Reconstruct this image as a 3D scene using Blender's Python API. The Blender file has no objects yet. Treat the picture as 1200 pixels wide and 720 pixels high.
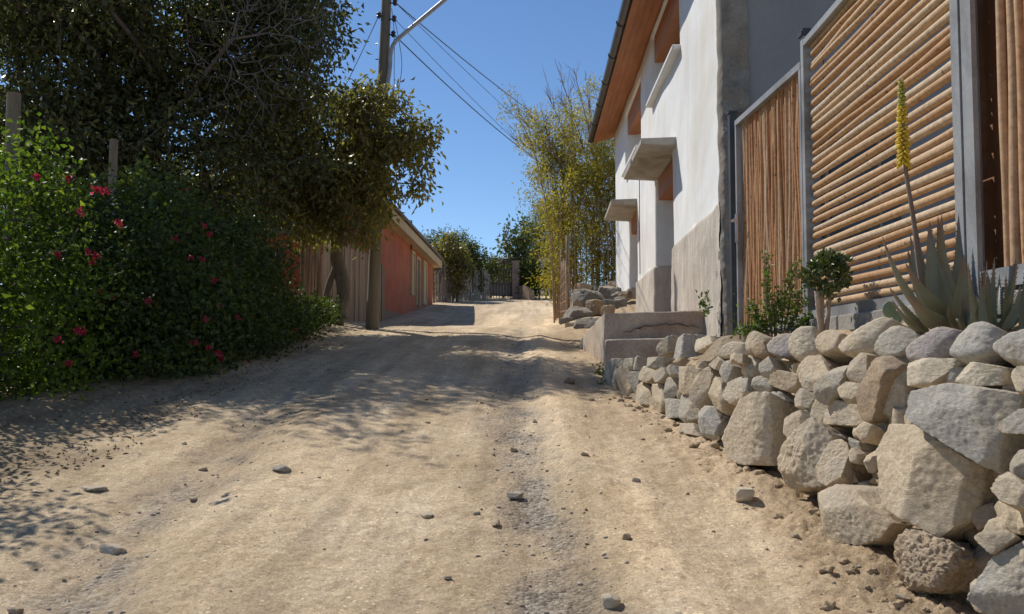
import bpy, bmesh, math, random
import numpy as np
from mathutils import Vector, Matrix
rng = np.random.default_rng(7); random.seed(7)
SC = bpy.context.scene
COL = SC.collection
R = math.radians

# ------------------------------------------------------------------ camera
CAM = Vector((0, 0, 1.25)); FPX = 1050.0
cam_d = bpy.data.cameras.new('camera'); cam = bpy.data.objects.new('camera', cam_d); COL.objects.link(cam)
cam_d.sensor_width = 36; cam_d.lens = FPX / 1200 * 36
cam_d.clip_start = 0.05; cam_d.clip_end = 2000
cam.location = CAM
cam.rotation_euler = (R(90 + 3.325), 0, R(1.365))
cam_d.dof.use_dof = True; cam_d.dof.focus_distance = 6.0; cam_d.dof.aperture_fstop = 8.0
SC.camera = cam
# ------------------------------------------------------------------ sky, sun, exposure
SUN = Vector((-1.45, 1.3, 2.2)).normalized()
w = bpy.data.worlds.new('World'); SC.world = w; w.use_nodes = True
nt = w.node_tree; bg = nt.nodes['Background']
sky = nt.nodes.new('ShaderNodeTexSky'); sky.sky_type = 'NISHITA'; sky.sun_disc = False
sky.sun_elevation = math.asin(SUN.z); sky.sun_rotation = math.atan2(SUN.x, SUN.y)
sky.altitude = 2200; sky.air_density = 1.0; sky.dust_density = 0.0; sky.ozone_density = 3.2
hs = nt.nodes.new('ShaderNodeHueSaturation'); hs.inputs['Saturation'].default_value = 1.08; hs.inputs['Value'].default_value = 1.04
nt.links.new(sky.outputs[0], hs.inputs['Color']); nt.links.new(hs.outputs[0], bg.inputs[0]); bg.inputs[1].default_value = 0.125
sd = bpy.data.lights.new('sun', 'SUN'); so = bpy.data.objects.new('sun', sd); COL.objects.link(so)
sd.energy = 4.7; sd.angle = R(0.53); sd.color = (1.0, 0.955, 0.88)
so.rotation_euler = SUN.to_track_quat('Z', 'Y').to_euler(); so.location = (-20, 18, 30)
SC.view_settings.view_transform = 'Standard'; SC.view_settings.look = 'None'
SC.view_settings.exposure = 0.0; SC.view_settings.gamma = 1.0
SC.render.engine = 'CYCLES'
SC.cycles.max_bounces = 6; SC.cycles.diffuse_bounces = 3; SC.cycles.transmission_bounces = 4
SC.cycles.use_denoising = True

# ------------------------------------------------------------------ pixel helpers (photo 1200x720)
_rot = cam.rotation_euler.to_matrix()
def ray(px, py):
    return _rot @ Vector(((px - 600) / FPX, (360 - py) / FPX, -1.0))
def at(px, py, Y):
    d = ray(px, py); t = (Y - CAM.y) / d.y
    return CAM + d * t
def atX(px, py, X):
    d = ray(px, py); t = (X - CAM.x) / d.x
    return CAM + d * t

# ------------------------------------------------------------------ noise
def _h(a):
    a = np.asarray(a, np.uint64)
    a = (a ^ (a >> np.uint64(15))) * np.uint64(0x2c1b3c6d) & np.uint64(0xffffffff)
    a = (a ^ (a >> np.uint64(12))) * np.uint64(0x297a2d39) & np.uint64(0xffffffff)
    a = a ^ (a >> np.uint64(15))
    return a.astype(np.float64) / 4294967295.0
def vnoise(x, y, z=None, seed=0):
    x = np.asarray(x, float); y = np.asarray(y, float)
    z = np.zeros_like(x) if z is None else np.asarray(z, float)
    xi, yi, zi = np.floor(x).astype(np.int64), np.floor(y).astype(np.int64), np.floor(z).astype(np.int64)
    fx, fy, fz = x - xi, y - yi, z - zi
    fx = fx*fx*(3-2*fx); fy = fy*fy*(3-2*fy); fz = fz*fz*(3-2*fz)
    out = 0
    for dx in (0, 1):
        for dy in (0, 1):
            for dz in (0, 1):
                k = ((xi+dx+4096)*73856093 ^ (yi+dy+4096)*19349663 ^ (zi+dz+4096)*83492791 ^ (seed*2654435 + 977)) & 0xffffffff
                out = out + _h(k) * (fx if dx else 1-fx) * (fy if dy else 1-fy) * (fz if dz else 1-fz)
    return out * 2 - 1
def fbm(x, y, z=None, oct=4, seed=0, gain=.5):
    a, s, out = 1.0, 1.0, 0
    for i in range(oct):
        out = out + a * vnoise(np.asarray(x)*s, np.asarray(y)*s, None if z is None else np.asarray(z)*s, seed + i*17)
        a *= gain; s *= 2.03
    return out
def sst(a, b, x):
    t = np.clip((np.asarray(x, float) - a) / (b - a), 0, 1); return t*t*(3-2*t)

# ------------------------------------------------------------------ object helpers
def tag(o, label=None, cat=None, group=None, kind=None):
    if label: o['label'] = label
    if cat: o['category'] = cat
    if group: o['group'] = group
    if kind: o['kind'] = kind
    return o
def thing(name, loc, label, cat, group=None):
    o = bpy.data.objects.new(name, None); o.empty_display_size = .2
    COL.objects.link(o); o.location = loc
    return tag(o, label, cat, group)
def wloc(o):
    v = Vector((0, 0, 0))
    while o is not None:
        v = v + o.location; o = o.parent
    return v
def obj(name, VF, mat, parent=None, smooth=False, sharp=None, loc=None):
    """VF = (verts in world coordinates, faces); one mesh object"""
    V, F = VF
    V = np.asarray(V, float)
    if parent is not None: off = np.array(wloc(parent)); own = (0, 0, 0)
    else:
        own = np.array(loc) if loc is not None else np.array([V[:, 0].mean(), V[:, 1].mean(), V[:, 2].min()])
        off = own
    me = bpy.data.meshes.new(name)
    V = V - off
    if isinstance(F, np.ndarray):
        n, k = F.shape
        me.vertices.add(len(V)); me.vertices.foreach_set('co', V.astype(np.float32).ravel())
        me.loops.add(n*k); me.loops.foreach_set('vertex_index', F.astype(np.int32).ravel())
        me.polygons.add(n); me.polygons.foreach_set('loop_start', np.arange(0, n*k, k, dtype=np.int32))
        me.update(calc_edges=True); me.validate()
    else:
        me.from_pydata([tuple(v) for v in V], [], [tuple(int(i) for i in f) for f in F]); me.update()
    if smooth or sharp:
        me.polygons.foreach_set('use_smooth', [True]*len(me.polygons))
        if sharp: me.set_sharp_from_angle(angle=R(sharp))
    if mat is not None:
        for m in (mat if isinstance(mat, (list, tuple)) else [mat]): me.materials.append(m)
    o = bpy.data.objects.new(name, me); COL.objects.link(o)
    if parent is not None: o.parent = parent
    o.location = own
    return o
class MB:
    def __init__(s): s.V = []; s.F = []; s.n = 0
    def add(s, V, F):
        V = [tuple(v) for v in V]
        s.V += V; s.F += [tuple(int(i) + s.n for i in f) for f in F]; s.n += len(V); return s
    def box(s, x0, x1, y0, y1, z0, z1):
        V = [(x0,y0,z0),(x1,y0,z0),(x1,y1,z0),(x0,y1,z0),(x0,y0,z1),(x1,y0,z1),(x1,y1,z1),(x0,y1,z1)]
        return s.add(V, [(3,2,1,0),(4,5,6,7),(0,1,5,4),(1,2,6,5),(2,3,7,6),(3,0,4,7)])
    def hexa(s, V):
        return s.add(V, [(3,2,1,0),(4,5,6,7),(0,1,5,4),(1,2,6,5),(2,3,7,6),(3,0,4,7)])
    def tube(s, P, r, n=8, cap=True):
        return s.add(*tube(P, r, n, cap))
    def vf(s): return (np.array(s.V), s.F)
def tube(P, r, n=8, cap=True):
    P = np.array([tuple(p) for p in P], float); m = len(P)
    r = np.broadcast_to(np.asarray(r, float), (m,))
    T = np.gradient(P, axis=0); T /= np.linalg.norm(T, axis=1)[:, None] + 1e-9
    ref = np.array([0, 0, 1.0]) if abs(T[0, 2]) < .9 else np.array([1.0, 0, 0])
    V = []
    a = np.linspace(0, 2*np.pi, n, endpoint=False)
    u = np.cross(T[0], ref); u /= np.linalg.norm(u)
    for i in range(m):
        u = u - T[i]*np.dot(u, T[i]); u /= np.linalg.norm(u) + 1e-9
        v = np.cross(T[i], u)
        V.append(P[i] + r[i]*(np.cos(a)[:, None]*u + np.sin(a)[:, None]*v))
    V = np.concatenate(V)
    F = []
    for i in range(m-1):
        for k in range(n):
            k2 = (k+1) % n
            F.append((i*n+k, i*n+k2, (i+1)*n+k2, (i+1)*n+k))
    if cap:
        F.append(tuple(range(n-1, -1, -1))); F.append(tuple((m-1)*n + k for k in range(n)))
    return V, F
def curve(pts, k=8):
    """Catmull-Rom through points"""
    P = [np.array(tuple(p), float) for p in pts]
    P = [2*P[0]-P[1]] + P + [2*P[-1]-P[-2]]
    out = []
    for i in range(1, len(P)-2):
        for t in np.linspace(0, 1, k, endpoint=False):
            out.append(.5*((2*P[i]) + (-P[i-1]+P[i+1])*t + (2*P[i-1]-5*P[i]+4*P[i+1]-P[i+2])*t*t + (-P[i-1]+3*P[i]-3*P[i+1]+P[i+2])*t**3))
    out.append(P[-2]); return np.array(out)

# ------------------------------------------------------------------ materials
def nodes(name):
    m = bpy.data.materials.new(name); m.use_nodes = True
    t = m.node_tree; b = t.nodes['Principled BSDF']
    return m, t, b
def N(t, typ, **kw):
    n = t.nodes.new(typ)
    for k, v in kw.items():
        if k in n.inputs.keys(): n.inputs[k].default_value = v
        else: setattr(n, k, v)
    return n
def pos(t, scale=(1, 1, 1)):
    g = N(t, 'ShaderNodeNewGeometry'); m = N(t, 'ShaderNodeMapping'); m.inputs['Scale'].default_value = scale
    t.links.new(g.outputs['Position'], m.inputs['Vector']); return m.outputs[0]
def ramp(t, fac, stops):
    r = N(t, 'ShaderNodeValToRGB'); e = r.color_ramp.elements
    while len(e) < len(stops): e.new(.5)
    for i, (p, c) in enumerate(stops):
        e[i].position = p; e[i].color = (*c, 1) if len(c) == 3 else c
    t.links.new(fac, r.inputs[0]); return r.outputs[0]
def noise(t, vec, scale, detail=5, rough=.55, dist=0):
    n = N(t, 'ShaderNodeTexNoise'); n.inputs['Scale'].default_value = scale; n.inputs['Detail'].default_value = detail
    n.inputs['Roughness'].default_value = rough; n.inputs['Distortion'].default_value = dist
    t.links.new(vec, n.inputs['Vector']); return n.outputs['Fac']
def mix(t, fac, a, b, mode='MIX'):
    n = N(t, 'ShaderNodeMix', data_type='RGBA', blend_type=mode)
    for s, v in ((0, fac), (6, a), (7, b)):
        if isinstance(v, (float, int)): n.inputs[s].default_value = v
        elif isinstance(v, tuple): n.inputs[s].default_value = (*v, 1) if len(v) == 3 else v
        else: t.links.new(v, n.inputs[s])
    return n.outputs[2]
def bump(t, b, h, strength=.4, dist=.01, prev=None):
    n = N(t, 'ShaderNodeBump'); n.inputs['Strength'].default_value = strength; n.inputs['Distance'].default_value = dist
    t.links.new(h, n.inputs['Height'])
    if prev is not None: t.links.new(prev, n.inputs['Normal'])
    t.links.new(n.outputs[0], b.inputs['Normal']); return n.outputs[0]
def mat(name, c1, c2, scale=3, rough=.85, bscale=30, bstr=.3, bdist=.01, stretch=(1, 1, 1), c3=None, fine=.25, metal=0, lo=.35, hi=.65):
    m, t, b = nodes(name); p = pos(t, stretch)
    col = ramp(t, noise(t, p, scale, 6, .6, .3), [(lo, c1), (hi, c2)])
    if c3 is not None:
        col = mix(t, ramp(t, noise(t, p, scale*.35, 4, .6, .8), [(.5, (0, 0, 0)), (.68, (1, 1, 1))]), col, c3)
    f = ramp(t, noise(t, p, bscale, 6, .7), [(.25, (1-fine,)*3), (.75, (1+fine*.4,)*3)])
    col = mix(t, 1.0, col, f, 'MULTIPLY')
    t.links.new(col, b.inputs['Base Color']); b.inputs['Roughness'].default_value = rough; b.inputs['Metallic'].default_value = metal
    if bstr: bump(t, b, noise(t, p, bscale, 8, .65), bstr, bdist)
    return m
def leafmat(name, c1, c2, trans=.35, c3=None, rough=.5, tcol=None):
    m, t, b = nodes(name)
    g = N(t, 'ShaderNodeNewGeometry')
    st = [(0, c1), (.75, c2)] + ([(1, c3)] if c3 else [])
    col = ramp(t, g.outputs['Random Per Island'], st)
    big = ramp(t, noise(t, pos(t), 1.1, 3), [(.3, (.7, .72, .7)), (.7, (1.2, 1.15, 1.05))])
    col = mix(t, 1.0, col, big, 'MULTIPLY')
    t.links.new(col, b.inputs['Base Color']); b.inputs['Roughness'].default_value = rough
    b.inputs['Specular IOR Level'].default_value = .35
    tr = N(t, 'ShaderNodeBsdfTranslucent')
    tc = mix(t, 1.0, col, tcol or (1.3, 1.5, .6), 'MULTIPLY'); t.links.new(tc, tr.inputs[0])
    ms = N(t, 'ShaderNodeMixShader'); ms.inputs[0].default_value = trans
    t.links.new(b.outputs[0], ms.inputs[1]); t.links.new(tr.outputs[0], ms.inputs[2])
    t.links.new(ms.outputs[0], t.nodes['Material Output'].inputs[0])
    return m

# ------------------------------------------------------------------ ground shape
_ky = np.array([-60, -40, 0, 8, 15.4, 20, 25.5, 32, 39.5, 50, 56, 70, 900.])
_kz = np.array([-6.5, -4.6, 0, .92, 1.74, 1.98, 2.2, 2.8, 3.62, 4.8, 5.2, 5.35, 5.35])
_ty = np.arange(-60, 900, .25); _tz = np.interp(_ty, _ky, _kz)
_k = np.ones(13)/13; _tz = np.convolve(np.pad(_tz, 6, 'edge'), _k, 'valid')
def G(Y): return np.interp(Y, _ty, _tz)
_by = [1.5, 3.0, 3.37, 4.39, 5.97, 7.5, 9.06, 9.7]; _bx = [1.42, 1.40, 1.38, 1.34, 1.2, .98, .74, .64]
def Xbase(Y): return np.interp(Y, _by, _bx)
def Xwall(Y, z): return Xbase(Y) + (z - G(Y)) * .27
def ridge_x(Y): return -1.28 - .11*(Y - 3.3)
def gravel_x(Y): return np.interp(Y, [0, 3.1, 5, 8.7, 15, 25, 40, 60], [.25, .12, -.02, -.27, -.25, -.3, .3, 2])
def ground(X, Y, detail=True):
    X = np.asarray(X, float); Y = np.asarray(Y, float)
    z = G(Y)
    near = 1 - sst(18, 40, Y)
    gx = gravel_x(Y)
    z = z - .035*np.exp(-((X-gx)/.24)**2)*near
    z = z + .03*np.exp(-((X-gx-.36)/.12)**2)*near*(.6+.4*vnoise(Y*.7, Y*0, seed=4))
    z = z - .02*np.exp(-((X-gx-.75)/.2)**2)*near
    rx = ridge_x(Y)
    z = z + .028*np.exp(-((X-rx)/.2)**2)*near*sst(1, 2.5, Y)*(1-sst(6, 9, Y))
    z = z - .035*np.exp(-((X-rx+.42)/.25)**2)*near*(1-sst(7, 11, Y))
    z = z - .018*np.exp(-((X-rx-.85)/.3)**2)*near
    # right-hand bank under the wall and towards the rocks
    xb = np.where(Y < 9.5, Xbase(Y), .75)
    z = z + np.where(Y < 11, (-.03 + .05*(1-sst(4.2, 6.5, Y)))*sst(xb-.55, xb+.05, X), 0)*(1-sst(9, 11, Y))
    z = z + .24*sst(.1, 1.2, X)*sst(15, 19, Y)*(1-sst(34, 42, Y))
    # left-hand verge
    z = z + .12*sst(-2.9, -4.2, X)*(1-sst(30, 45, Y))
    z = z + .014*fbm(X*.6, Y*.22, oct=3, seed=3)*(1-sst(60, 90, Y))
    if detail:
        fade = (1 - sst(14, 35, Y)) * (1-sst(25, 60, np.abs(X)))
        rough = .3 + .6*np.exp(-((X-gx)/.28)**2) + .9*sst(xb-.7, xb-.1, X)*(Y < 10.5) + .6*sst(-2.4, -3.2, X) + .5*np.exp(-((X-rx+.45)/.3)**2)
        z = z + fade*.007*rough*fbm(X*7.5, Y*4.5, oct=5, seed=11, gain=.68)
        z = z + fade*.0045*fbm(X*8, Y*.8, oct=3, seed=23) + fade*.005*fbm(X*17, Y*14, oct=3, seed=29)
        # clods of fallen earth at the foot of the wall
        cl = np.abs(fbm(X*7, Y*6, oct=5, seed=31, gain=.6))
        z = z + fade*.034*cl*sst(xb-.42, xb-.02, X)*(Y < 8.5)*(1-sst(6, 8.5, Y))
    return z
def gz(X, Y, detail=True): return float(ground(np.array([X]), np.array([Y]), detail)[0])
def on_ground(px, py):
    d = ray(px, py); t = 2.0
    for _ in range(1200):
        p = CAM + d*t
        if p.z <= gz(p.x, p.y, False): break
        t += .03 + .002*t
    return p

def build_ground():
    ys = [-50, -30, -15, -8, -4, -2, -1, -.3, .3, .8, 1.2]
    y = 1.5
    while y < 62: ys.append(y); y *= 1.0062
    ys += [66, 72, 80, 95, 120, 160, 220, 320, 480, 700]
    ys = np.array(ys)
    ti = np.linspace(-.72, .66, 520)
    out = np.array([1.02, 1.1, 1.3, 1.7, 2.6, 5, 12, 40, 120])
    t = np.concatenate([ti[0]*out[::-1], ti, ti[-1]*out])
    W = np.maximum(ys, 2.2)
    W = np.where(ys > 62, np.minimum(W, 62 + (ys-62)*.3), W)
    X = t[None, :]*W[:, None]; Y = np.repeat(ys[:, None], len(t), 1)
    Z = ground(X, Y)
    V = np.stack([X, Y, Z], -1).reshape(-1, 3)
    n, m = X.shape
    i = np.arange(n-1)[:, None]*m + np.arange(m-1)[None, :]
    F = np.stack([i, i+1, i+m+1, i+m], -1).reshape(-1, 4)
    o = obj('ground', (V, F), None, smooth=True, loc=(0, 0, 0))
    tag(o, 'pale sandy dirt road climbing between a hedge and a stone wall', 'ground', kind='structure')
    Xf, Yf = V[:, 0], V[:, 1]
    gx = gravel_x(Yf); rx = ridge_x(Yf)
    br = fbm(Xf*2.2, Yf*1.3, oct=3, seed=5)
    br2 = fbm(Xf*6, Yf*3, oct=4, seed=6)
    grav = .85*np.exp(-((Xf-gx-.1*br)/.18)**2)*(.75+.5*br2)*(1-sst(12, 24, Yf)) + .5*np.exp(-((Xf-rx+.42-.1*br)/.2)**2)*(.65+.8*br2)*(1-sst(7, 11, Yf)) + .16*np.clip(br2+.1, 0, 1)
    litter = sst(-2.55, -3.3, Xf + .35*br)*(1-sst(12, 30, Yf)) 
    bank = sst(-.75, -.15, Xf - np.where(Yf < 9.5, Xbase(Yf), .9) + .2*br)*(1-sst(20, 30, Yf))
    a = o.data.attributes.new('mask', 'FLOAT_COLOR', 'POINT')
    c = np.stack([np.clip(grav, 0, 1), np.clip(litter, 0, 1), np.clip(bank, 0, 1), np.ones_like(grav)], -1)
    a.data.foreach_set('color', c.astype(np.float32).ravel())
    trk = np.exp(-((Xf-gx-.45-.05*br)/.15)**2)*(1-sst(20, 40, Yf)) + .8*np.exp(-((Xf-rx-.1-.05*br)/.14)**2)*(1-sst(7, 11, Yf)) + .7*np.exp(-((Xf-gx+1.0+.05*br)/.2)**2)*sst(3, 6, Yf)*(1-sst(14, 30, Yf)) + 1.0*sst(15, 22, Yf)*(np.exp(-((Xf-gx-.8)/.3)**2) + np.exp(-((Xf-gx+.8)/.3)**2))
    a2 = o.data.attributes.new('track', 'FLOAT', 'POINT'); a2.data.foreach_set('value', np.clip(trk, 0, 1).astype(np.float32))
    m_, t_, b = nodes('road_dirt'); p = pos(t_)
    base = ramp(t_, noise(t_, pos(t_, (1, .45, 1)), 1.3, 6, .6, .4), [(.3, (.57, .445, .285)), (.5, (.70, .555, .37)), (.72, (.79, .65, .46))])
    fine = ramp(t_, noise(t_, p, 38, 7, .75), [(.3, (.66, .63, .60)), (.6, (1.08, 1.08, 1.08))])
    fine = mix(t_, 1.0, fine, ramp(t_, noise(t_, p, 6.5, 6, .7, .5), [(.32, (.80, .77, .74)), (.58, (1.05, 1.05, 1.05))]), 'MULTIPLY')
    fine = mix(t_, 1.0, fine, ramp(t_, noise(t_, p, 130, 4, .7), [(.34, (.66, .63, .60)), (.56, (1.08, 1.08, 1.08))]), 'MULTIPLY')
    vp = N(t_, 'ShaderNodeTexVoronoi'); vp.inputs['Scale'].default_value = 26; t_.links.new(p, vp.inputs['Vector'])
    fine = mix(t_, 1.0, fine, ramp(t_, vp.outputs['Distance'], [(.1, (.62, .58, .55)), (.17, (1, 1, 1))]), 'MULTIPLY')
    v2 = N(t_, 'ShaderNodeTexVoronoi'); v2.inputs['Scale'].default_value = 42; t_.links.new(p, v2.inputs['Vector'])
    s2 = N(t_, 'ShaderNodeSeparateColor'); t_.links.new(v2.outputs['Color'], s2.inputs[0])
    chip = ramp(t_, s2.outputs[1], [(0, (.55, .52, .50)), (.45, (.82, .80, .78)), (.55, (1.12, 1.12, 1.13)), (1, (1.4, 1.4, 1.42))])
    on = N(t_, 'ShaderNodeMath', operation='MULTIPLY'); t_.links.new(ramp(t_, v2.outputs['Distance'], [(.26, (1, 1, 1)), (.36, (0, 0, 0))]), on.inputs[0]); t_.links.new(ramp(t_, s2.outputs[0], [(.62, (0, 0, 0)), (.68, (1, 1, 1))]), on.inputs[1])
    fine = mix(t_, on.outputs[0], fine, chip)
    col = mix(t_, 1.0, base, fine, 'MULTIPLY')
    at_ = N(t_, 'ShaderNodeAttribute', attribute_name='mask'); sep = N(t_, 'ShaderNodeSeparateColor')
    t_.links.new(at_.outputs['Color'], sep.inputs[0])
    vor = N(t_, 'ShaderNodeTexVoronoi'); vor.inputs['Scale'].default_value = 55; t_.links.new(p, vor.inputs['Vector'])
    vs = N(t_, 'ShaderNodeSeparateColor'); t_.links.new(vor.outputs['Color'], vs.inputs[0])
    peb = ramp(t_, vs.outputs[0], [(0, (.20, .165, .13)), (.5, (.35, .295, .23)), (1, (.52, .455, .37))])
    col = mix(t_, sep.outputs[0], col, peb)
    bankc = ramp(t_, noise(t_, p, 7, 6, .65), [(.3, (.42, .30, .18)), (.7, (.62, .475, .31))])
    mb = N(t_, 'ShaderNodeMath', operation='MULTIPLY'); mb.inputs[1].default_value = .65; t_.links.new(sep.outputs[2], mb.inputs[0])
    col = mix(t_, mb.outputs[0], col, mix(t_, 1.0, bankc, fine, 'MULTIPLY'))
    lit = ramp(t_, noise(t_, p, 24, 6, .7), [(.3, (.24, .18, .11)), (.52, (.38, .29, .185)), (.75, (.52, .41, .27))])
    col = mix(t_, sep.outputs[1], col, lit)
    b.inputs['Roughness'].default_value = .95; b.inputs['Specular IOR Level'].default_value = .15
    st_ = ramp(t_, noise(t_, pos(t_, (3.2, .12, 1)), 1.0, 4, .55, .2), [(.36, (.80, .785, .77)), (.62, (1.13, 1.13, 1.13))])
    col = mix(t_, 1.0, col, st_, 'MULTIPLY'); t_.links.new(col, b.inputs['Base Color'])
    ta = N(t_, 'ShaderNodeAttribute', attribute_name='track')
    col = mix(t_, ta.outputs['Fac'], col, mix(t_, 1.0, col, (1.21, 1.20, 1.19), 'MULTIPLY')); t_.links.new(col, b.inputs['Base Color'])
    n1 = bump(t_, b, noise(t_, p, 22, 9, .75), .9, .025)
    mm = N(t_, 'ShaderNodeMath', operation='MULTIPLY'); t_.links.new(vor.outputs['Distance'], mm.inputs[0]); t_.links.new(sep.outputs[0], mm.inputs[1])
    n2 = bump(t_, b, mm.outputs[0], .8, -.02, n1)
    bump(t_, b, noise(t_, p, 120, 4, .7), .6, .008, n2)
    o.data.materials.append(m_)
    return o
build_ground()

# ------------------------------------------------------------------ rocks
def _ico(n):
    bm = bmesh.new(); bmesh.ops.create_icosphere(bm, subdivisions=n, radius=1)
    V = np.array([v.co[:] for v in bm.verts]); F = np.array([[v.index for v in f.verts] for f in bm.faces]); bm.free(); return V, F
ICO = {k: _ico(k) for k in (2, 3, 4, 5, 6)}
def hull2(P):
    P = sorted(map(tuple, P))
    def half(pts):
        h = []
        for p in pts:
            while len(h) >= 2 and (h[-1][0]-h[-2][0])*(p[1]-h[-2][1]) - (h[-1][1]-h[-2][1])*(p[0]-h[-2][0]) <= 0: h.pop()
            h.append(p)
        return h
    a = half(P); b = half(P[::-1]); return np.array(a[:-1] + b[:-1])
_rs = [100]
def polytope(normals, dists, sub=4, p=22, amp=.03, freq=3.0, scale=None):
    """rock = soft intersection of half-spaces about the origin, then noise"""
    D, F = ICO[sub]
    if scale is not None: D = D*scale; D = D/np.linalg.norm(D, axis=1)[:, None]
    q = np.clip(D @ np.asarray(normals).T / np.asarray(dists)[None, :], 0, None)
    qm = q.max(axis=1); r = 1/(qm*np.sum((q/qm[:, None])**p, axis=1)**(1/p) + 1e-6)
    V = D*r[:, None]
    s = float(np.mean(r)); _rs[0] += 1; o = _rs[0]*7.31
    k = freq/s
    n = fbm(V[:, 0]*k+o, V[:, 1]*k, V[:, 2]*k, oct=4, seed=_rs[0] % 50, gain=.55)
    rg = 1 - np.abs(fbm(V[:, 0]*k*2.4+o, V[:, 1]*k*2.4, V[:, 2]*k*3.2, oct=3, seed=_rs[0] % 41, gain=.55))
    n2 = fbm(V[:, 0]*k*4+o, V[:, 1]*k*4, V[:, 2]*k*4, oct=3, seed=_rs[0] % 37, gain=.6)
    V = V + D*(amp*s*(.45*n + .6*(rg-.75) + .32*n2))[:, None]
    return V, F
def stone_px(poly, plane_pt=None, n=(-.83, -.48, .22), depth=.3, bulge=.03, p=140, amp=.03, sub=5, dx=0, back=None):
    """a stone whose face outline is seen at these photo pixels, on a plane at the wall surface"""
    n = Vector(n).normalized(); c = np.mean(poly, axis=0)
    d = ray(*c); t = 2.0
    if plane_pt is None:
        for _ in range(2000):
            q = CAM + d*t
            if q.x >= float(Xwall(q.y, q.z)) + dx: break
            t += .01
        plane_pt = q
    pts = []
    for (px, py) in poly:
        r = ray(c[0] + (px-c[0])*1.05, c[1] + (py-c[1])*1.05); s = (plane_pt - CAM).dot(n)/r.dot(n); pts.append(CAM + r*s)
    up = Vector((0, 0, 1)); u = up.cross(n).normalized(); v = n.cross(u)
    P = np.array([((q-plane_pt).dot(u), (q-plane_pt).dot(v)) for q in pts])
    H = hull2(P); cen = H.mean(0)
    nor, dist = [], []
    L = np.array(H).ptp(0) if hasattr(np.ndarray, 'ptp') else np.ptp(H, axis=0)
    size = float(np.linalg.norm(L))
    depth = min(depth, max(.07, size*.8))
    zc = -depth*.4
    for i in range(len(H)):
        a, b = H[i], H[(i+1) % len(H)]; e = b-a; ln = np.linalg.norm(e)
        if ln < size*.03: continue
        m = np.array([e[1], -e[0]])/ln; tilt = rng.uniform(-.22, .12)
        nn = np.array([m[0], m[1], tilt]); nn /= np.linalg.norm(nn)
        # plane passes through the edge at local z = 0
        dd = np.dot(nn, np.array([*(a-cen), -zc])); 
        nor.append(nn); dist.append(max(dd, .012))
    for _ in range(2):
        nn = np.array([rng.normal(0, .2), rng.normal(0, .18), 1.0]); nn /= np.linalg.norm(nn)
        nor.append(nn); dist.append(-zc + bulge + rng.uniform(0, .035)*size)
    # broken-off corners
    C3 = np.concatenate([np.c_[H-cen, np.full(len(H), -zc+bulge)], np.c_[H-cen, np.full(len(H), -zc*.2)]])
    for _ in range(5):
        nn = np.array([*(C3[rng.integers(len(H))][:2]/size), rng.uniform(.1, .9)]) + rng.normal(size=3)*.12; nn /= np.linalg.norm(nn)
        nor.append(nn); dist.append(max(.02, (C3 @ nn).max()*rng.uniform(.80, .97)))
    nor.append(np.array([0, 0, -1.])); dist.append(depth*.6)
    V, F = polytope(nor, dist, sub, p, amp, 2.6, scale=np.array([L[0], L[1], (depth+size)*.5])/size)
    B = np.array([u, v, n]); o = np.array(plane_pt) + cen[0]*np.array(u) + cen[1]*np.array(v) + zc*np.array(n)
    return V @ B + o, F
def rock(c, r, seed=None, p=14, amp=.06, sub=3, k=9, rot=None):
    """free-standing rock, r = half sizes"""
    nor = rng.normal(size=(k*2, 3)); nor /= np.linalg.norm(nor, axis=1)[:, None]
    nor = np.concatenate([nor, [[1,0,0],[-1,0,0],[0,1,0],[0,-1,0],[0,0,1],[0,0,-1]]])
    dist = np.concatenate([rng.uniform(.75, 1.15, k*2), np.ones(6)])
    V, F = polytope(nor, dist, sub, p, amp, 2.5)
    V = V*np.asarray(r)
    a = rng.uniform(0, 6.28) if rot is None else rot
    ca, sa = math.cos(a), math.sin(a)
    V = V @ np.array([[ca, sa, 0], [-sa, ca, 0], [0, 0, 1]])
    return V + np.asarray(c), F
ST = {}
def stonemat(k, c1, c2, c3):
    m, t, b = nodes('stone_' + k); p = pos(t)
    c = ramp(t, noise(t, p, 5, 7, .65, .5), [(.3, c1), (.68, c2)])
    c = mix(t, ramp(t, noise(t, p, 2.3, 5, .6, 1.2), [(.46, (0, 0, 0)), (.66, (.8, .8, .8))]), c, c3)
    f = ramp(t, noise(t, p, 55, 8, .75), [(.28, (.62, .6, .58)), (.6, (1.08, 1.08, 1.08))])
    c = mix(t, 1.0, c, f, 'MULTIPLY')
    # dust lying on the faces that look up
    g = N(t, 'ShaderNodeNewGeometry'); sx = N(t, 'ShaderNodeSeparateXYZ'); t.links.new(g.outputs['Normal'], sx.inputs[0])
    du = N(t, 'ShaderNodeMapRange'); du.inputs[1].default_value = .25; du.inputs[2].default_value = 1.0; du.inputs[4].default_value = .4; t.links.new(sx.outputs[2], du.inputs[0])
    c = mix(t, du.outputs[0], c, (.44, .36, .26))
    t.links.new(c, b.inputs['Base Color']); b.inputs['Roughness'].default_value = .9; b.inputs['Specular IOR Level'].default_value = .25
    n1 = bump(t, b, noise(t, pos(t, (1, 1, 2.2)), 14, 9, .7, .4), .55, .03)
    bump(t, b, noise(t, p, 80, 5, .7), .35, .006, n1)
    ST[k] = m
stonemat('grey', (.33, .305, .255), (.47, .43, .355), (.41, .34, .24))
stonemat('tan', (.41, .33, .23), (.56, .46, .325), (.46, .41, .33))
stonemat('pale', (.48, .41, .305), (.62, .54, .415), (.52, .42, .29))
stonemat('brown', (.30, .22, .145), (.42, .32, .215), (.34, .28, .21))
stonemat('blue', (.33, .315, .28), (.46, .435, .38), (.43, .365, .27))
stonemat('purple', (.30, .265, .255), (.42, .375, .345), (.38, .32, .25))
stonemat('dark', (.16, .155, .145), (.27, .26, .235), (.22, .19, .15))
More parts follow.
